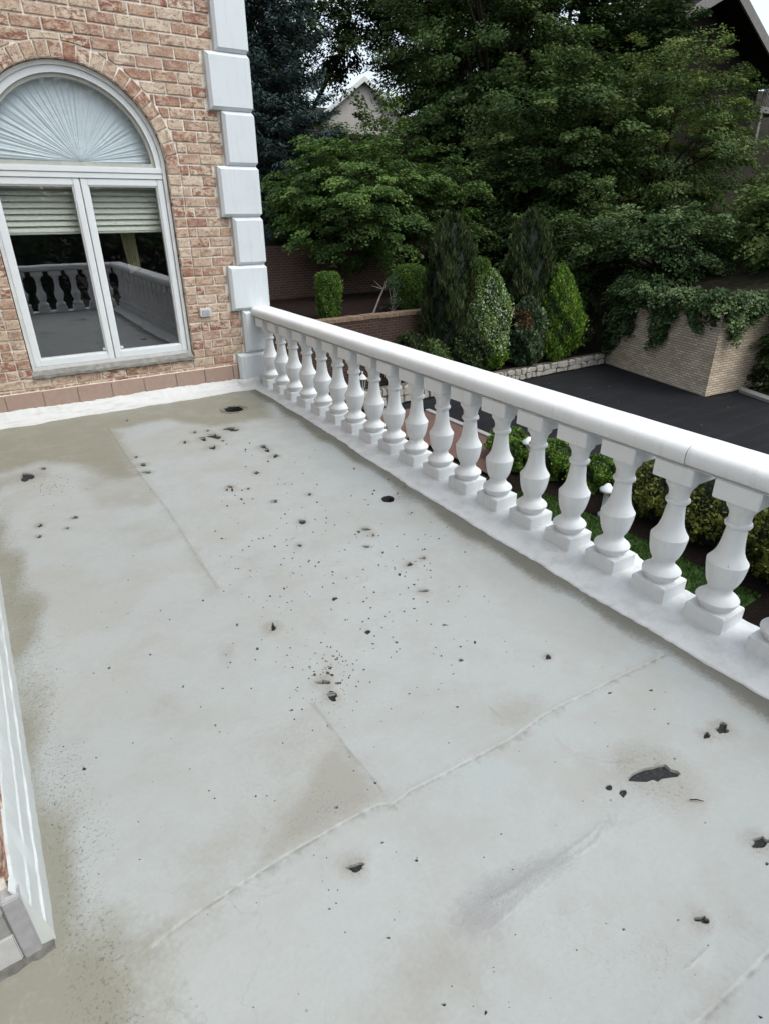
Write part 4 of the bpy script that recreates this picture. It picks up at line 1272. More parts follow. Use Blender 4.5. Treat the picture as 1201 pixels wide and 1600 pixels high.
def limb_tubes(mb, base, fork, targets, r_base, rng, wob=.15):
    base = Vector(base); fork = Vector(fork)
    mid = (base + fork) / 2 + Vector((rng.normal(0, wob), rng.normal(0, wob), 0))
    mb.tube([base, mid, fork], [r_base, r_base * .82, r_base * .7], 8)
    for t in targets:
        t = Vector(t); d = t - fork
        m1 = fork + d * .35 + Vector((rng.normal(0, wob), rng.normal(0, wob), abs(d.length) * .10))
        m2 = fork + d * .7 + Vector((rng.normal(0, wob), rng.normal(0, wob), abs(d.length) * .06))
        rr = r_base * rng.uniform(.28, .5)
        mb.tube([fork - d * .02, m1, m2, t], [rr, rr * .65, rr * .38, rr * .12], 5)


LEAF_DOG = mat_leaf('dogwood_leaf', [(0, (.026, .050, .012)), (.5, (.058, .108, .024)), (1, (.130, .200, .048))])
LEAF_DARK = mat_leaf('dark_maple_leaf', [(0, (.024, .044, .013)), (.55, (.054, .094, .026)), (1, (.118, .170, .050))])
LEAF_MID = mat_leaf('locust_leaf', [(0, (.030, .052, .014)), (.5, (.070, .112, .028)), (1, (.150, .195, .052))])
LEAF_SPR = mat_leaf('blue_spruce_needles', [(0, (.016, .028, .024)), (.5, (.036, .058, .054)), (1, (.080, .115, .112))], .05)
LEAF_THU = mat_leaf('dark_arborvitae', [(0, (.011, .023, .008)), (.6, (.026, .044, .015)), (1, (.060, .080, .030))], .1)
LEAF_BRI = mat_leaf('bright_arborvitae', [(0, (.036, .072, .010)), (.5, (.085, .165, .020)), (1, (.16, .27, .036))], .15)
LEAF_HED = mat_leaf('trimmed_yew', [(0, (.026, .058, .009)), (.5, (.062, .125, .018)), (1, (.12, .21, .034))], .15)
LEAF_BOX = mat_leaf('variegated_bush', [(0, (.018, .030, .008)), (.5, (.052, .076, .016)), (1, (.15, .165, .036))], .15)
LEAF_IVY = mat_leaf('ivy_leaf', [(0, (.018, .036, .011)), (.55, (.052, .092, .028)), (1, (.14, .195, .080))], .15)
LEAF_SIL = mat_leaf('grey_green_leaf', [(0, (.022, .044, .018)), (.5, (.048, .086, .036)), (1, (.10, .145, .075))], .15)
FLOWER = mat_leaf('white_flower', [(0, (.30, .38, .24)), (.5, (.52, .58, .42)), (1, (.74, .76, .66))], .25)
RUSTL = mat_leaf('rust_leaf', [(0, (.08, .025, .012)), (1, (.17, .06, .03))], .15)
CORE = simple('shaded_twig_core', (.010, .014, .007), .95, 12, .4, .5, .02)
WOODLEAF = mat_leaf('far_wood_leaf', [(0, (.024, .042, .014)), (.6, (.050, .082, .026)), (1, (.10, .135, .044))], .2)


def broad_tree(name, label, base, cen, r, n, per, L, W, mat, seed, trunk=.22, clump=(.5, .95), droop=.35, flat=.35, shell=.55, cat='tree', group=None, limbs=14, top_bias=True, nofill=False):
    rng = np.random.default_rng(seed)
    cen = np.array(cen, float)
    P = in_ell(rng, n, r, shell)
    # uneven outline: push clumps in and out by direction
    dirs = P / (np.linalg.norm(P / np.array(r), axis=1, keepdims=True) + 1e-6)
    ph = rng.uniform(0, 6.28, 6)
    az = np.arctan2(P[:, 1], P[:, 0]); el = P[:, 2] / r[2]
    k_ = 1 + .16 * np.sin(3 * az + ph[0] + 2 * el) + .12 * np.sin(5 * az + ph[1]) * np.cos(4 * el + ph[2]) + rng.normal(0, .05, n)
    P = P * k_[:, None]
    C = cen + P
    rd = rng.uniform(*clump, n)
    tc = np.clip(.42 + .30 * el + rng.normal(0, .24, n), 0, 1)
    V, t = clump_crown(rng, C, rd, per, L, W, cen - np.array([0, 0, r[2] * .3]), droop, flat, tclump=tc)
    root = empty(name, base); tag(root, label, cat, group)
    b = np.array(base, float)
    me = quads_mesh('crown', V - b, len(V) // 4, mat, t)
    link('crown', me, root)
    mb = MB(); sel = rng.choice(n, min(limbs, n), replace=False)
    fork = cen + np.array([0, 0, -r[2] * .45]) if cen[2] - r[2] * .45 > base[2] + .3 else np.array([cen[0] * .3 + b[0] * .7, cen[1] * .3 + b[1] * .7, b[2] + max(.5, (cen[2] - b[2]) * .4)])
    limb_tubes(mb, (0, 0, -.3), fork - b, [C[i] - b for i in sel], trunk, rng)
    mb.obj('trunk', BARK, root, True)
    return root


def spruce(name, label, base, H, R, seed, mat=LEAF_SPR, cat='spruce tree'):
    rng = np.random.default_rng(seed); b = np.array(base, float)
    root = empty(name, base); tag(root, label, cat)
    mb = MB(); mb.tube([(0, 0, -.3), (0, 0, H * .5), (0, 0, H)], [.22, .12, .02], 7)
    Cs, As, Ns, Ts = [], [], [], []
    z = .3
    while z < H - .3:
        fr = 1 - z / H; rl = R * (fr ** .8) * rng.uniform(.85, 1.1); nb_ = int(5 + 6 * fr)
        a0 = rng.uniform(0, 6.28)
        for k_ in range(nb_):
            a = a0 + 6.283 * k_ / nb_ + rng.normal(0, .15); L_ = rl * rng.uniform(.75, 1.12)
            dz = -.22 * L_
            tt = np.linspace(0, 1, 5)
            pts = [(math.cos(a) * L_ * t_, math.sin(a) * L_ * t_, z + dz * math.sin(t_ * 2.2) + .16 * L_ * max(0, t_ - .7)) for t_ in tt]
            mb.tube(pts, [.035 * fr + .01, .025 * fr + .008, .015, .01, .004], 4)
            ns = int(26 * L_ + 12); bt = rng.uniform(.12, 1, ns) ** .7
            tb = np.clip(rng.normal(.45, .2), 0, 1)
            sidev = np.array([-math.sin(a), math.cos(a), 0])
            outv = np.array([math.cos(a), math.sin(a), 0])
            for t_ in bt:
                px = np.array([math.cos(a) * L_ * t_, math.sin(a) * L_ * t_, z + dz * math.sin(t_ * 2.2) + .16 * L_ * max(0, t_ - .7)])
                s_ = rng.choice((-1, 1)); wl_ = (.18 + .34 * (1 - abs(t_ - .45))) * min(1, L_ * .6)
                off = sidev * s_ * rng.uniform(0, wl_)
                nn = 5
                c_ = px + off + rng.normal(0, .05, (nn, 3)); c_[:, 2] -= rng.uniform(0, .16, nn)
                Cs.append(c_); As.append(outv * .6 + sidev * s_ * .7 + rng.normal(0, .3, (nn, 3)) + np.array([0, 0, -.25])); Ns.append(np.array([0, 0, 1.0]) + rng.normal(0, .5, (nn, 3)))
                Ts.append(np.clip(tb + .25 * (t_ - .5) + rng.normal(0, .12, nn), 0, 1))
        z += .28 + .10 * (1 - fr)
    C = np.concatenate(Cs); A = np.concatenate(As); N = np.concatenate(Ns); T = np.concatenate(Ts)
    s = rng.uniform(.7, 1.3, len(C))
    V = leaves(rng, C, A, N, .17 * s, .045 * s, .1)
    link('crown', quads_mesh('crown', V, len(C), mat, T), root)
    mb.obj('trunk', BARK, root, True)
    return root


def surf_shrub(name, label, base, prof, n, L, W, mat, seed, cat='shrub', group=None, upright=.8, lump=.08, square=0.0, core=True, shellpow=.25, flower=None, sx=1.0, sy=1.0, tfn=None):
    """shrub whose radius follows prof [(z, r)...]; small leaves in a shell over a dark core"""
    rng = np.random.default_rng(seed)
    zs = np.array([p_[0] for p_ in prof]); rs = np.array([p_[1] for p_ in prof]); H = zs[-1]
    # sample height by area
    zz = np.linspace(0, H, 200); ww = np.interp(zz, zs, rs) + .02; cw = np.cumsum(ww); cw /= cw[-1]
    z = np.interp(rng.uniform(0, 1, n), cw, zz); a = rng.uniform(0, 6.283, n)
    r = np.interp(z, zs, rs)
    if square:
        k_ = 1 / np.maximum(abs(np.cos(a)), abs(np.sin(a))); r = r * ((1 - square) + square * k_)
    ph = rng.uniform(0, 6.28, 8)
    wob = lump * (np.sin(3 * a + ph[0] + z * 4 / max(H, .5) * 2) + np.sin(5 * a + ph[1] - z * 5) * .7 + np.sin(9 * a + z * 11 + ph[2]) * .5 + np.sin(14 * a - z * 17 + ph[3]) * .35)
    sh = 1 - np.abs(rng.normal(0, .13, n)); stray = rng.uniform(0, 1, n) < .04; sh = np.where(stray, 1 + rng.uniform(0, .16, n), sh)
    rr = r * (1 + wob) * sh
    topf = rng.uniform(0, 1, n) < .12
    rr = np.where(topf & (z > H * .75), rr * np.sqrt(rng.uniform(0, 1, n)), rr)
    out = np.stack([np.cos(a) * sx, np.sin(a) * sy, np.zeros(n)], 1)
    C = out * rr[:, None]; C[:, 2] = z + rng.normal(0, .02, n)
    outn = np.stack([np.cos(a), np.sin(a), np.full(n, .35)], 1)
    N = outn + rng.normal(0, .55, (n, 3)); A = np.stack([np.cos(a) * .4, np.sin(a) * .4, np.full(n, upright)], 1) + rng.normal(0, .4, (n, 3))
    s = rng.uniform(.65, 1.35, n)
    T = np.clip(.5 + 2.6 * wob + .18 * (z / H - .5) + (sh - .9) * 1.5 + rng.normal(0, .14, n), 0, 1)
    V = leaves(rng, C, A, N, L * s, W * s)
    root = empty(name, base); tag(root, label, cat, group)
    link('foliage', quads_mesh('foliage', V, n, mat, T), root)
    if flower:
        fm, cond = flower
        m_ = cond(C, z, a, rng)
        Cf = C[m_] * np.array([1.03, 1.03, 1]) ; nf = len(Cf)
        sf = rng.uniform(.6, 1.2, nf)
        Vf = leaves(rng, Cf, A[m_], N[m_], L * .8 * sf, W * 1.1 * sf)
        tag(link('flowers' if fm is FLOWER else 'rusty_leaves', quads_mesh('flowers', Vf, nf, fm, rng.uniform(0, 1, nf)), root), kind='stuff')
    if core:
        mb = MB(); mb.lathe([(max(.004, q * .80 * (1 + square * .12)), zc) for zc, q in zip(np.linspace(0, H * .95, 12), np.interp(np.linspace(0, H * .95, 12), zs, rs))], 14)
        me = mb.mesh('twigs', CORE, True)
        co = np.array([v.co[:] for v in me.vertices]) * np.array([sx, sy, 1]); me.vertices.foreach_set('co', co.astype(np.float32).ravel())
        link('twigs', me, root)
    return root


# ---- trees of the slope
spruce('blue_spruce', 'tall blue spruce rising behind the white quoin column', (8.0, 17.5, 1.0), 13.5, 3.1, 11)
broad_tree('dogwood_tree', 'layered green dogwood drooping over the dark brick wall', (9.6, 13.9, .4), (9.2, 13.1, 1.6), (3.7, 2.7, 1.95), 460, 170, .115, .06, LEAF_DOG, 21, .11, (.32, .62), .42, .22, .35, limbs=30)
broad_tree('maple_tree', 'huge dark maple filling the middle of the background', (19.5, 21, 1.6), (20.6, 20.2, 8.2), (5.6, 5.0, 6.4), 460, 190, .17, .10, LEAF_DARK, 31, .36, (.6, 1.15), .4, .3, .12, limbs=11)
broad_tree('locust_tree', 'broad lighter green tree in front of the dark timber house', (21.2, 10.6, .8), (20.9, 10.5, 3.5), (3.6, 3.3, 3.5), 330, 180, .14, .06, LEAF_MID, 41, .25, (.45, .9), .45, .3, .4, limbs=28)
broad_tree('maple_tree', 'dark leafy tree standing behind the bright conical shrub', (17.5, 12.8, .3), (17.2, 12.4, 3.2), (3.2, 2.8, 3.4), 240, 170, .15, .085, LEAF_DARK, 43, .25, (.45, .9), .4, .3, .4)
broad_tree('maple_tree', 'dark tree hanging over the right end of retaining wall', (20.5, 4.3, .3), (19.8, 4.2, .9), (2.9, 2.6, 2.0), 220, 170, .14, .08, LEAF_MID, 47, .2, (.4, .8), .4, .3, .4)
broad_tree('oak_tree', 'tall background tree between spruce and pale gabled house', (11.5, 27, 3), (11.0, 26.5, 12.5), (4.2, 4.0, 5.6), 190, 150, .24, .13, WOODLEAF, 51, .35, (.7, 1.3), .3, .35, .4, group=None)
broad_tree('oak_tree', 'tall background tree right behind the pale gabled house roof', (29.5, 34, 4), (29.5, 34, 11.0), (5.0, 4.5, 6.5), 190, 150, .27, .15, WOODLEAF, 52, .4, (.8, 1.5), .3, .35, .4)
broad_tree('oak_tree', 'tall background tree at top centre right of the huge maple', (27, 22, 3), (26.5, 21.5, 10.0), (5.0, 5.0, 7.5), 230, 150, .25, .14, WOODLEAF, 53, .4, (.8, 1.5), .3, .35, .4)
broad_tree('oak_tree', 'background tree against the ridge left of the timber house', (27.5, 17.5, 3.5), (27, 17.5, 7.0), (2.8, 3.0, 4.5), 170, 140, .24, .13, WOODLEAF, 54, .35, (.7, 1.3), .3, .35, .4)

c_ = un(540, -5, 1, 30.0)
broad_tree('oak_tree', 'thin-leaved tall tree showing white sky between spruce and maple', (c_[0] - 4.5, 30.5, 3.5), tuple(c_), (5.0, 3.0, 4.2), 210, 130, .20, .11, WOODLEAF, 55, .15, (.6, 1.2), .3, .4, .2)
c_ = un(700, 20, 1, 30.0)
broad_tree('oak_tree', 'tall tree filling the top centre behind the huge maple crown', (c_[0], 30.5, 3.5), tuple(c_), (5.0, 3.5, 6.0), 230, 130, .22, .12, WOODLEAF, 56, .3, (.7, 1.3), .3, .4, .2)
# ---- understorey
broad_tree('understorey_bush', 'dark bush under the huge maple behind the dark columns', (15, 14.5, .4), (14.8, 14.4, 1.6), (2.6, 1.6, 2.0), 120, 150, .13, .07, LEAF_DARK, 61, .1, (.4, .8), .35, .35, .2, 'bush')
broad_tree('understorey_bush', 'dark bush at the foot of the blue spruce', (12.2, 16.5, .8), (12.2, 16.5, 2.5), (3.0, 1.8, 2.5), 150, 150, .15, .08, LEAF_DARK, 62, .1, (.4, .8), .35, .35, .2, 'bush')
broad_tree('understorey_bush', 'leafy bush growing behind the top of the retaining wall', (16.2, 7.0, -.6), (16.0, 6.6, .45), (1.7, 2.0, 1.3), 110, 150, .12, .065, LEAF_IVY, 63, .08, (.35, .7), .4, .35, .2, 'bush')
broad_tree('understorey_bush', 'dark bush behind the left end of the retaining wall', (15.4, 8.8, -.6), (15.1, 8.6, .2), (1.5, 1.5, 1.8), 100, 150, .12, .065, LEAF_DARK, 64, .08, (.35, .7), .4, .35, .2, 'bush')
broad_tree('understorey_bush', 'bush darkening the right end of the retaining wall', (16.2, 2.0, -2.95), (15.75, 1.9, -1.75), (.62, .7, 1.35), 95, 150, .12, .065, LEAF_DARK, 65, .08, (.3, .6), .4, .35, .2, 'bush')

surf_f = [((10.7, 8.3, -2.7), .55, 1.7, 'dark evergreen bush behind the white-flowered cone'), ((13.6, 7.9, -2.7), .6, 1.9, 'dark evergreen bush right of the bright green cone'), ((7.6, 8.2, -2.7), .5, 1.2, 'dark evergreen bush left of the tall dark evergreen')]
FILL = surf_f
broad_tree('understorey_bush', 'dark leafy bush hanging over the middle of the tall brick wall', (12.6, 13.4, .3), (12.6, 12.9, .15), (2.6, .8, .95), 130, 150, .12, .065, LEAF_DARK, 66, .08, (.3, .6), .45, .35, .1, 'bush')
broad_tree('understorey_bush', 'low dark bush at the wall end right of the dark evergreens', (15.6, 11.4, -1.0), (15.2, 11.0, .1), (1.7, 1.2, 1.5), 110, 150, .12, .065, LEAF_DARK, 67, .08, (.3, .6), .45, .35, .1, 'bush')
# ---- far wood closing the slope
rng = np.random.default_rng(71)
nC = 900
ang = rng.uniform(-.30, .66, nC); dist = rng.uniform(44, 62, nC)
Cx = CAM[0] + np.sin(ang + .35) * dist; Cy = CAM[1] + np.cos(ang + .35) * dist
kp = ~((np.abs(ang + .35 - .551) < .10) & (dist < 62)); Cx, Cy = Cx[kp], Cy[kp]; nC = len(Cx)
gz = np.array([min(hill(a, b), 14) for a, b in zip(Cx, Cy)])
Cc = np.stack([Cx, Cy, gz + rng.uniform(0, 4.0, nC) ** 1.15], 1)
V, t = clump_crown(rng, Cc, rng.uniform(1.2, 2.4, nC), 110, .42, .24, np.array([CAM[0], CAM[1], 0]) + 0 * Cc[0], .3, .45)
wd = link('far_wood', quads_mesh('far_wood', V, len(V) // 4, WOODLEAF, t)); tag(wd, 'dense dark wood on the far slope', 'wood', kind='stuff')

# ---- ivy over the retaining wall
rng = np.random.default_rng(81)
pts = []
for _ in range(150):      # along the top
    t = rng.uniform(0, 1)
    if rng.random() < .62: p_ = np.array([P0[0] + (P1[0] - P0[0]) * t, P0[1] + (P1[1] - P0[1]) * t, -.80]); o_ = np.array([-.35, .05, 0])
    else: p_ = np.array([P0[0] + 1.7 * t, P0[1] - .15 * t, -.80]); o_ = np.array([0, -.3, 0])
    pts.append(p_ + o_ * rng.uniform(-.8, .9) + np.array([0, 0, rng.normal(.12, .16)]))
for t0, dn in ((.18, .65), (.45, 1.0), (.50, 1.25), (.53, .9), (.40, .55), (.8, 1.2), (.9, 1.5), (.97, 1.9)):   # hanging strands
    for q in range(int(9 * dn)):
        z = -.85 - dn * q / (9 * dn); p_ = np.array([P0[0] + (P1[0] - P0[0]) * t0 - .10, P0[1] + (P1[1] - P0[1]) * t0 + rng.normal(0, .08), z]); pts.append(p_)
for q in range(7): pts.append(np.array([P0[0] + .45 + rng.normal(0, .12), P0[1] - .14, -.9 - .09 * q]))
pts = np.array(pts)
V, t = clump_crown(rng, pts, rng.uniform(.14, .34, len(pts)), 95, .085, .06, np.array([16.5, 5.5, -1.0]), .5, .6)
iv = link('ivy', quads_mesh('ivy', V, len(V) // 4, LEAF_IVY, t)); tag(iv, 'dark ivy spilling over the top of tan retaining wall', 'ivy')

# ---- garden shrubs
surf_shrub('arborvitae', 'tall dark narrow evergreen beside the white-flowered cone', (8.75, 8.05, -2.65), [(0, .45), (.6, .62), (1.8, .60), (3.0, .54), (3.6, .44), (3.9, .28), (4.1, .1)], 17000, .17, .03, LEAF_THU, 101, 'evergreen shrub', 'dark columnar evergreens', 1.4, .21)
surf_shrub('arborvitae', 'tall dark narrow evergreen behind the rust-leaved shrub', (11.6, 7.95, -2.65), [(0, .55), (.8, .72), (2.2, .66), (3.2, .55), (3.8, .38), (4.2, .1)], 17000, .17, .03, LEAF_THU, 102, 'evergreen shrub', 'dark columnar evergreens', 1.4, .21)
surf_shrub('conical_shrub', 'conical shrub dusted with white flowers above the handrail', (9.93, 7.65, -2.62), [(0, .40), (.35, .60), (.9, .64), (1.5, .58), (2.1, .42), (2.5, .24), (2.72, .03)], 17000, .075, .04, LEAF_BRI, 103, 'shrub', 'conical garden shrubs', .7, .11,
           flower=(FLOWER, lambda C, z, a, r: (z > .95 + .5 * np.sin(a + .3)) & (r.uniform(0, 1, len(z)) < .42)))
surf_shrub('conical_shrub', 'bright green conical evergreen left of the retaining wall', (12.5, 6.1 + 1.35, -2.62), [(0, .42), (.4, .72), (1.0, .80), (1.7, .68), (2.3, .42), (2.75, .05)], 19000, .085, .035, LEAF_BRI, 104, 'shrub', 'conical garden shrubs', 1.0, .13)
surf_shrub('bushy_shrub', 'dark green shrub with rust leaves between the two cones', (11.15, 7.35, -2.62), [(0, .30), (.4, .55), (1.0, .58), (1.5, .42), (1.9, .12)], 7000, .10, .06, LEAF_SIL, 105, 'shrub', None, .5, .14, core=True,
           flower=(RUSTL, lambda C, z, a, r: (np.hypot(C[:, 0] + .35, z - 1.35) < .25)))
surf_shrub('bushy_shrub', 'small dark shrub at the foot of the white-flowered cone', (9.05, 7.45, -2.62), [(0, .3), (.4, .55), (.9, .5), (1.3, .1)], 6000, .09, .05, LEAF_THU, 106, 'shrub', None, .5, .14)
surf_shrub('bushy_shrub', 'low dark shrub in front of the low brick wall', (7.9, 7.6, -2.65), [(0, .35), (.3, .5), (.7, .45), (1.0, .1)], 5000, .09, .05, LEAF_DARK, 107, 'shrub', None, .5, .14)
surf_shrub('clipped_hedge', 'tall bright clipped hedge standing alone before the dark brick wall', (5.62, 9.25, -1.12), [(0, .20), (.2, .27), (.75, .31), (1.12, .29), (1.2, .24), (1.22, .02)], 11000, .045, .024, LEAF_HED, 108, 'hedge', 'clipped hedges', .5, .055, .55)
surf_shrub('clipped_hedge', 'clipped flat-topped hedge beside the leaning grey stem', (8.62, 9.75, -1.1), [(0, .30), (.3, .42), (.9, .42), (1.12, .38), (1.2, .3), (1.23, .02)], 11000, .05, .026, LEAF_HED, 109, 'hedge', 'clipped hedges', .5, .04, .6)
surf_shrub('clipped_hedge', 'small clipped hedge top peeking over the white-flowered cone', (11.95, 10.5, -1.08), [(0, .26), (.3, .33), (.9, .33), (1.12, .31), (1.2, .25), (1.23, .02)], 7000, .05, .026, LEAF_HED, 110, 'hedge', 'clipped hedges', .5, .03, .6)
for i, (b_, r_, h_, lab) in enumerate(FILL):
    surf_shrub('bushy_shrub', lab, b_, [(0, r_ * .7), (h_ * .3, r_), (h_ * .65, r_ * .9), (h_ * .9, r_ * .5), (h_, .05)], 7000, .10, .045, LEAF_THU, 160 + i, 'shrub', None, .6, .2)
# grey-leaved young shrub with a leaning bare stem
root = empty('young_shrub', (7.55, 9.35, -1.12)); tag(root, 'grey-green young shrub beside a leaning bleached stem', 'shrub')
rng = np.random.default_rng(111)
cc = np.array([[0.25, 0, .35], [.35, .1, .6], [.05, 0, .75], [.45, 0, .25], [.5, .1, .8], [.1, .1, .2], [.25, 0, .95]])
V, t = clump_crown(rng, cc, np.full(7, .22), 70, .10, .03, np.array([.2, 0, .2]), .2, .7)
link('foliage', quads_mesh('foliage', V, len(V) // 4, LEAF_SIL, t), root)
mb = MB()
for c_ in cc: mb.tube([(.2, 0, 0), (.2 + (c_[0] - .2) * .5, c_[1] * .5, c_[2] * .6), tuple(c_)], [.018, .012, .005], 5)
mb.tube([(-.55, -.1, 0), (-.25, 0, .45), (-.05, 0, .78)], [.028, .024, .018], 6)
for dx, dz in ((-.3, .25), (.12, .3), (-.38, .12), (.2, .15)): mb.tube([(-.12, 0, .66), (-.12 + dx, 0, .66 + dz)], [.013, .005], 5)
mb.obj('stem', GREYW, root)

# bushes by the path, seen between the balusters
bush = [((6.05, 2.55, D), .38, .62, LEAF_HED, 'small round green bush at the end of the brick path'),
        ((5.72, 2.05, D), .34, .55, LEAF_HED, 'small green bush between two balusters beside the lawn'),
        ((6.12, 1.35, D), .42, .70, LEAF_HED, 'rounded green bush behind the lawn edge by the driveway'),
        ((6.25, .55, D), .38, .62, LEAF_HED, 'lone green bush right of the lawn by the driveway'),
        ((6.30, -.75, D), .55, .95, LEAF_BOX, 'yellow-green bush, leftmost of the yellowish row by the driveway'),
        ((6.30, -1.75, D), .62, 1.15, LEAF_BOX, 'yellow-green bush, biggest and middle of the yellowish row'),
        ((6.10, -2.95, D), .62, 1.1, LEAF_BOX, 'yellow-green bush at the right picture edge below the handrail'),
        ((5.95, -4.1, D), .6, 1.1, LEAF_BOX, 'yellow-green bush cut off by the right picture edge')]
for i, (b_, r_, h_, mt, lab) in enumerate(bush):
    surf_shrub('round_bush', lab, b_, [(0, r_ * .6), (h_ * .3, r_ * .98), (h_ * .6, r_), (h_ * .85, r_ * .7), (h_, .04)], 7500, .06, .034, mt, 120 + i, 'bush', 'bushes along the path', .4, .2)

# lawn blades
rng = np.random.default_rng(140); n = 26000
C = np.stack([rng.uniform(2.2, 5.3, n), rng.uniform(-3.0, 1.1, n), np.full(n, D + .045)], 1)
V = leaves(rng, C, np.stack([rng.normal(0, .4, n), rng.normal(0, .4, n), np.ones(n)], 1), unit(rng, n) * np.array([1, 1, .1]), .06, .014)
tag(link('grass', quads_mesh('grass', V, n, mat_leaf('grass_blade', [(0, (.03, .07, .012)), (1, (.06, .14, .022))]), rng.uniform(0, 1, n))), 'short green grass of the small lawn', 'grass', kind='stuff')

rng = np.random.default_rng(141); n = 45
C = np.stack([rng.uniform(8, 14.0, n), rng.uniform(-2.0, 6.4, n), np.full(n, D + .02)], 1)
V = leaves(rng, C, unit(rng, n) * np.array([1, 1, .15]), np.stack([rng.normal(0, .3, n), rng.normal(0, .3, n), np.ones(n)], 1), rng.uniform(.04, .09, n), rng.uniform(.03, .05, n))
tag(link('leaf_litter', quads_mesh('leaf_litter', V, n, mat_leaf('fallen_leaf', [(0, (.06, .045, .025)), (1, (.20, .19, .15))]), rng.uniform(0, 1, n))), 'pale fallen leaves scattered over the black driveway', 'leaves', kind='stuff')

# lantern on the stone wall end ----------------------------------------
lt = empty('garden_lantern', (5.26, 6.98, -2.56)); tag(lt, 'white garden lantern on the end of the stone wall, seen between balusters', 'lantern')
LM = simple('white_lantern_metal', (.55, .56, .54), .5, 20, .1, .1)
mb = MB(); mb.lathe([(.07, 0), (.07, .03), (.035, .05), (.03, .12), (.06, .14)], 10); mb.obj('foot', LM, lt)
mb = MB()
for k_ in range(6):
    a = k_ * math.pi / 3; mb.tube([(.055 * math.cos(a), .055 * math.sin(a), .14), (.09 * math.cos(a), .09 * math.sin(a), .36)], [.007, .007], 4)
mb.obj('cage', LM, lt)
mb = MB(); mb.lathe([(.05, .145), (.082, .355)], 6); mb.obj('lantern_glass', simple('dim_lantern_glass', (.10, .11, .10), .15, 10, .1, 0), lt)
mb = MB(); mb.lathe([(.125, .36), (.12, .375), (.06, .44), (.02, .48), (.025, .50), (.012, .55)], 10); mb.obj('roof', LM, lt)


def white_post(u, v, z, lab):
    p_ = un(u, v, 2, z); o = empty('garden_post', (p_[0], p_[1], D)); tag(o, lab, 'post', 'white garden posts')
    h_ = z - D
    mb = MB(); mb.lathe([(.09, 0), (.09, .06), (.05, .10), (.045, h_ - .18), (.06, h_ - .16)], 12); mb.obj('shaft', LM, o, True)
    mb = MB(); mb.lathe([(.06, h_ - .16), (.12, h_ - .13), (.125, h_ - .09), (.07, h_ - .05), (.03, h_)], 14); mb.obj('cap', WHITE, o, True)


white_post(826, 683, -2.3, 'white capped garden post by the driveway, farthest of three')
white_post(950, 756, -2.4, 'white capped garden post right of the lone green bush')
white_post(990, 866, -1.5, 'white capped garden post close below the balustrade, nearest of three')

# ================================================================== FAR HOUSES
SID = simple('pale_siding', (.50, .46, .42), .8, 4, .06, .1)
TRIMW = simple('house_trim', (.72, .72, .70), .6, 8, .05, .05)
ROOFD = simple('grey_shingles', (.10, .10, .105), .9, 18, .25, .5, .02)
hs_ = empty('gabled_house', (32.3, 52, 8.0)); tag(hs_, 'pale house gable with white bargeboards far behind the trees', 'house')
apx = np.array([31.9, 50.0, 11.75])
hw, hh = 3.3, 2.45
mb = MB()
V = [(-hw, 0, -6), (hw, 0, -6), (hw, 0, -hh), (0, 0, 0), (-hw, 0, -hh), (-hw, 9, -6), (hw, 9, -6), (hw, 9, -hh), (0, 9, 0), (-hw, 9, -hh)]
mb.add(V, [(0, 1, 2, 3, 4), (9, 8, 7, 6, 5), (0, 4, 9, 5), (1, 6, 7, 2)])
rz = rad(-22)
of = Vector(apx) - Vector((32.3, 52, 8.0))
def child(mb, name, mat): o = mb.obj(name, mat, hs_); o.location = of; o.rotation_euler = (0, 0, rz); return o
child(mb, 'wall', SID)
mb = MB()
for s in (-1, 1):
    mb.add([(0, -.5, .12), (s * (hw + .4), -.5, -hh - .17), (s * (hw + .4), 9.3, -hh - .17), (0, 9.3, .12), (0, -.5, .28), (s * (hw + .4), -.5, -hh - .01), (s * (hw + .4), 9.3, -hh - .01), (0, 9.3, .28)],
           [(0, 1, 2, 3), (4, 7, 6, 5), (0, 4, 5, 1), (1, 5, 6, 2), (2, 6, 7, 3)])
child(mb, 'roof', ROOFD)
for s in (-1, 1):
    mb = MB(); mb.add([(0, -.56, .30), (s * (hw + .45), -.56, -hh), (s * (hw + .45), -.56, -hh - .42), (0, -.56, -.12), (0, -.46, .30), (s * (hw + .45), -.46, -hh), (s * (hw + .45), -.46, -hh - .42), (0, -.46, -.12)],
                      [(0, 1, 2, 3), (7, 6, 5, 4), (0, 4, 5, 1), (3, 2, 6, 7), (1, 5, 6, 2)]); child(mb, 'bargeboard', TRIMW)

TIM = simple('dark_stained_timber', (.016, .012, .011), .85, 6, .3, .3, .01, spec=0.08)
FAS = simple('weathered_fascia', (.16, .15, .14), .8, 10, .15, .2)
th = empty('timber_house', (34, 20, 3)); tag(th, 'dark timber house with overhanging gable roof at top right', 'house')
TO = Vector((34, 20, 3))
mb = MB(); xl, xr = 28.6, 39.45
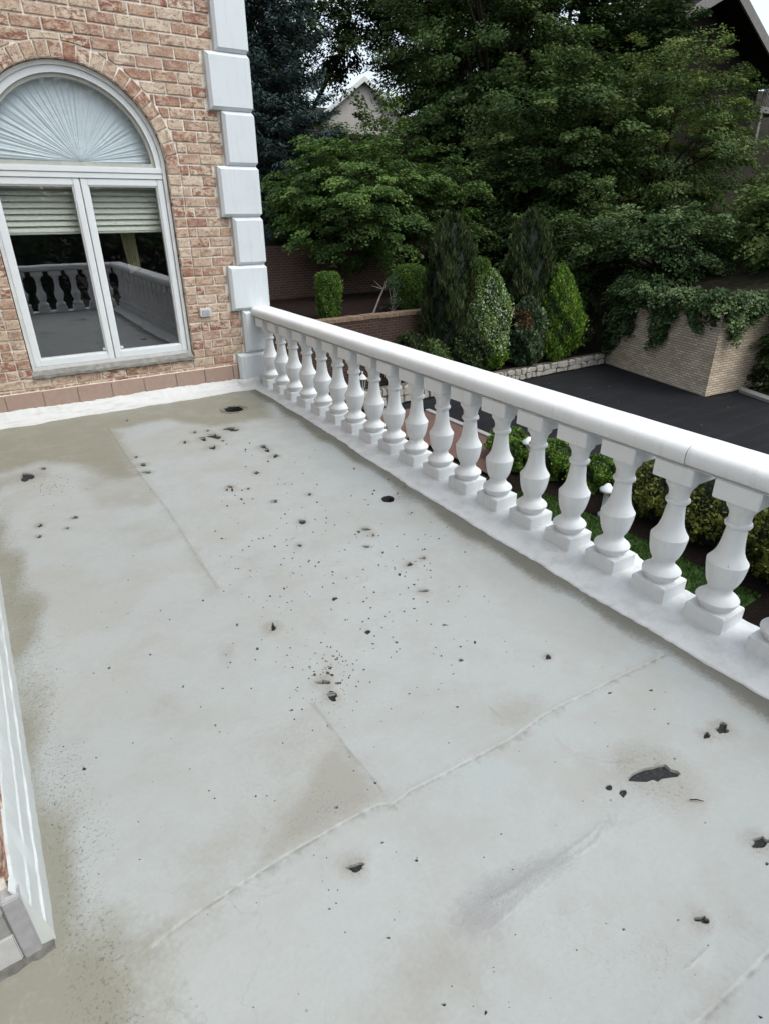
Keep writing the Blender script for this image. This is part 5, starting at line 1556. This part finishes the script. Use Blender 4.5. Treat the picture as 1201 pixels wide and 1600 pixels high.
# gable wall parallel to x at y = 18; the verge stands forward of it at y = 16.6
rx, rz_ = 32.9, 11.0
sl_l, sl_r = .455, .476
zl, zr = rz_ - (rx - xl) * sl_l, rz_ - (xr - rx) * sl_r
V = [(xl, 18, 1), (xr, 18, 1), (xr, 18, zr), (rx, 18, rz_), (xl, 18, zl), (xl, 30, 1), (xr, 30, 1), (xr, 30, zr), (rx, 30, rz_), (xl, 30, zl)]
mb.add(V, [(0, 1, 2, 3, 4), (9, 8, 7, 6, 5), (0, 4, 9, 5), (1, 6, 7, 2), (4, 3, 8, 9), (3, 2, 7, 8)])
mb.obj('wall', TIM, th, loc=-TO)
for s, xe, ze in ((-1, xl - .5, zl - .5 * sl_l), (1, xr + .4, zr - .4 * sl_r)):
    mb = MB(); mb.add([(rx, 16.6, rz_ + .1), (xe, 16.6, ze + .1), (xe, 30.5, ze + .1), (rx, 30.5, rz_ + .1), (rx, 16.6, rz_ + .45), (xe, 16.6, ze + .45), (xe, 30.5, ze + .45), (rx, 30.5, rz_ + .45)],
                      [(3, 2, 1, 0), (4, 5, 6, 7), (1, 2, 6, 5), (2, 3, 7, 6)]); mb.obj('roof', TIM, th, loc=-TO)
    mb = MB(); mb.add([(rx, 16.55, rz_ + .05), (xe, 16.55, ze + .05), (xe, 16.55, ze + .55), (rx, 16.55, rz_ + .55), (rx, 16.65, rz_ + .05), (xe, 16.65, ze + .05), (xe, 16.65, ze + .55), (rx, 16.65, rz_ + .55)],
                      [(0, 1, 2, 3), (7, 6, 5, 4), (3, 2, 6, 7), (0, 4, 5, 1)]); mb.obj('fascia', FAS, th, loc=-TO)
for xc in (30.5, 35.6):
    mb = MB(); mb.box((xc - .7, 17.93, 5.2), (xc + .7, 18.05, 6.9)); fr = mb.obj('window', FAS, th, loc=-TO)
# deck with railing at the right-hand side
dk = MB(); dk.box((39.46, 17.6, 6.6), (42.2, 21, 6.9)); dko = dk.obj('deck', FAS, th, loc=-TO)
for i in range(14):
    mb = MB(); mb.box((39.5 + i * .17, 17.62, 6.9), (39.55 + i * .17, 17.68, 8.0)); mb.obj('baluster', FAS, dko)
mb = MB(); mb.box((39.46, 17.58, 8.0), (42.25, 17.72, 8.12)); mb.obj('deck_rail', FAS, dko)
for xx in (39.8, 41.9):
    mb = MB(); mb.box((xx - .12, 17.65, 2.0), (xx + .12, 17.9, 6.59)); mb.obj('deck_post', FAS, dko)

# trees beyond the near end of the terrace, mirrored in the glass
broad_tree('garden_tree', 'dark tree beyond the near terrace end, mirrored in the window', (-1.0, -17, D), (-1.0, -17, 2.2), (4.5, 3.0, 4.2), 160, 110, .26, .16, LEAF_DARK, 151, .3, (.7, 1.2), .3, .4, .3, group='trees behind the viewpoint')
broad_tree('garden_tree', 'second dark tree beyond the near terrace end, mirrored in the window', (6.0, -19, D), (6, -19, 2.6), (4.5, 3.0, 4.6), 160, 110, .26, .16, LEAF_DARK, 152, .3, (.7, 1.2), .3, .4, .3, group='trees behind the viewpoint')
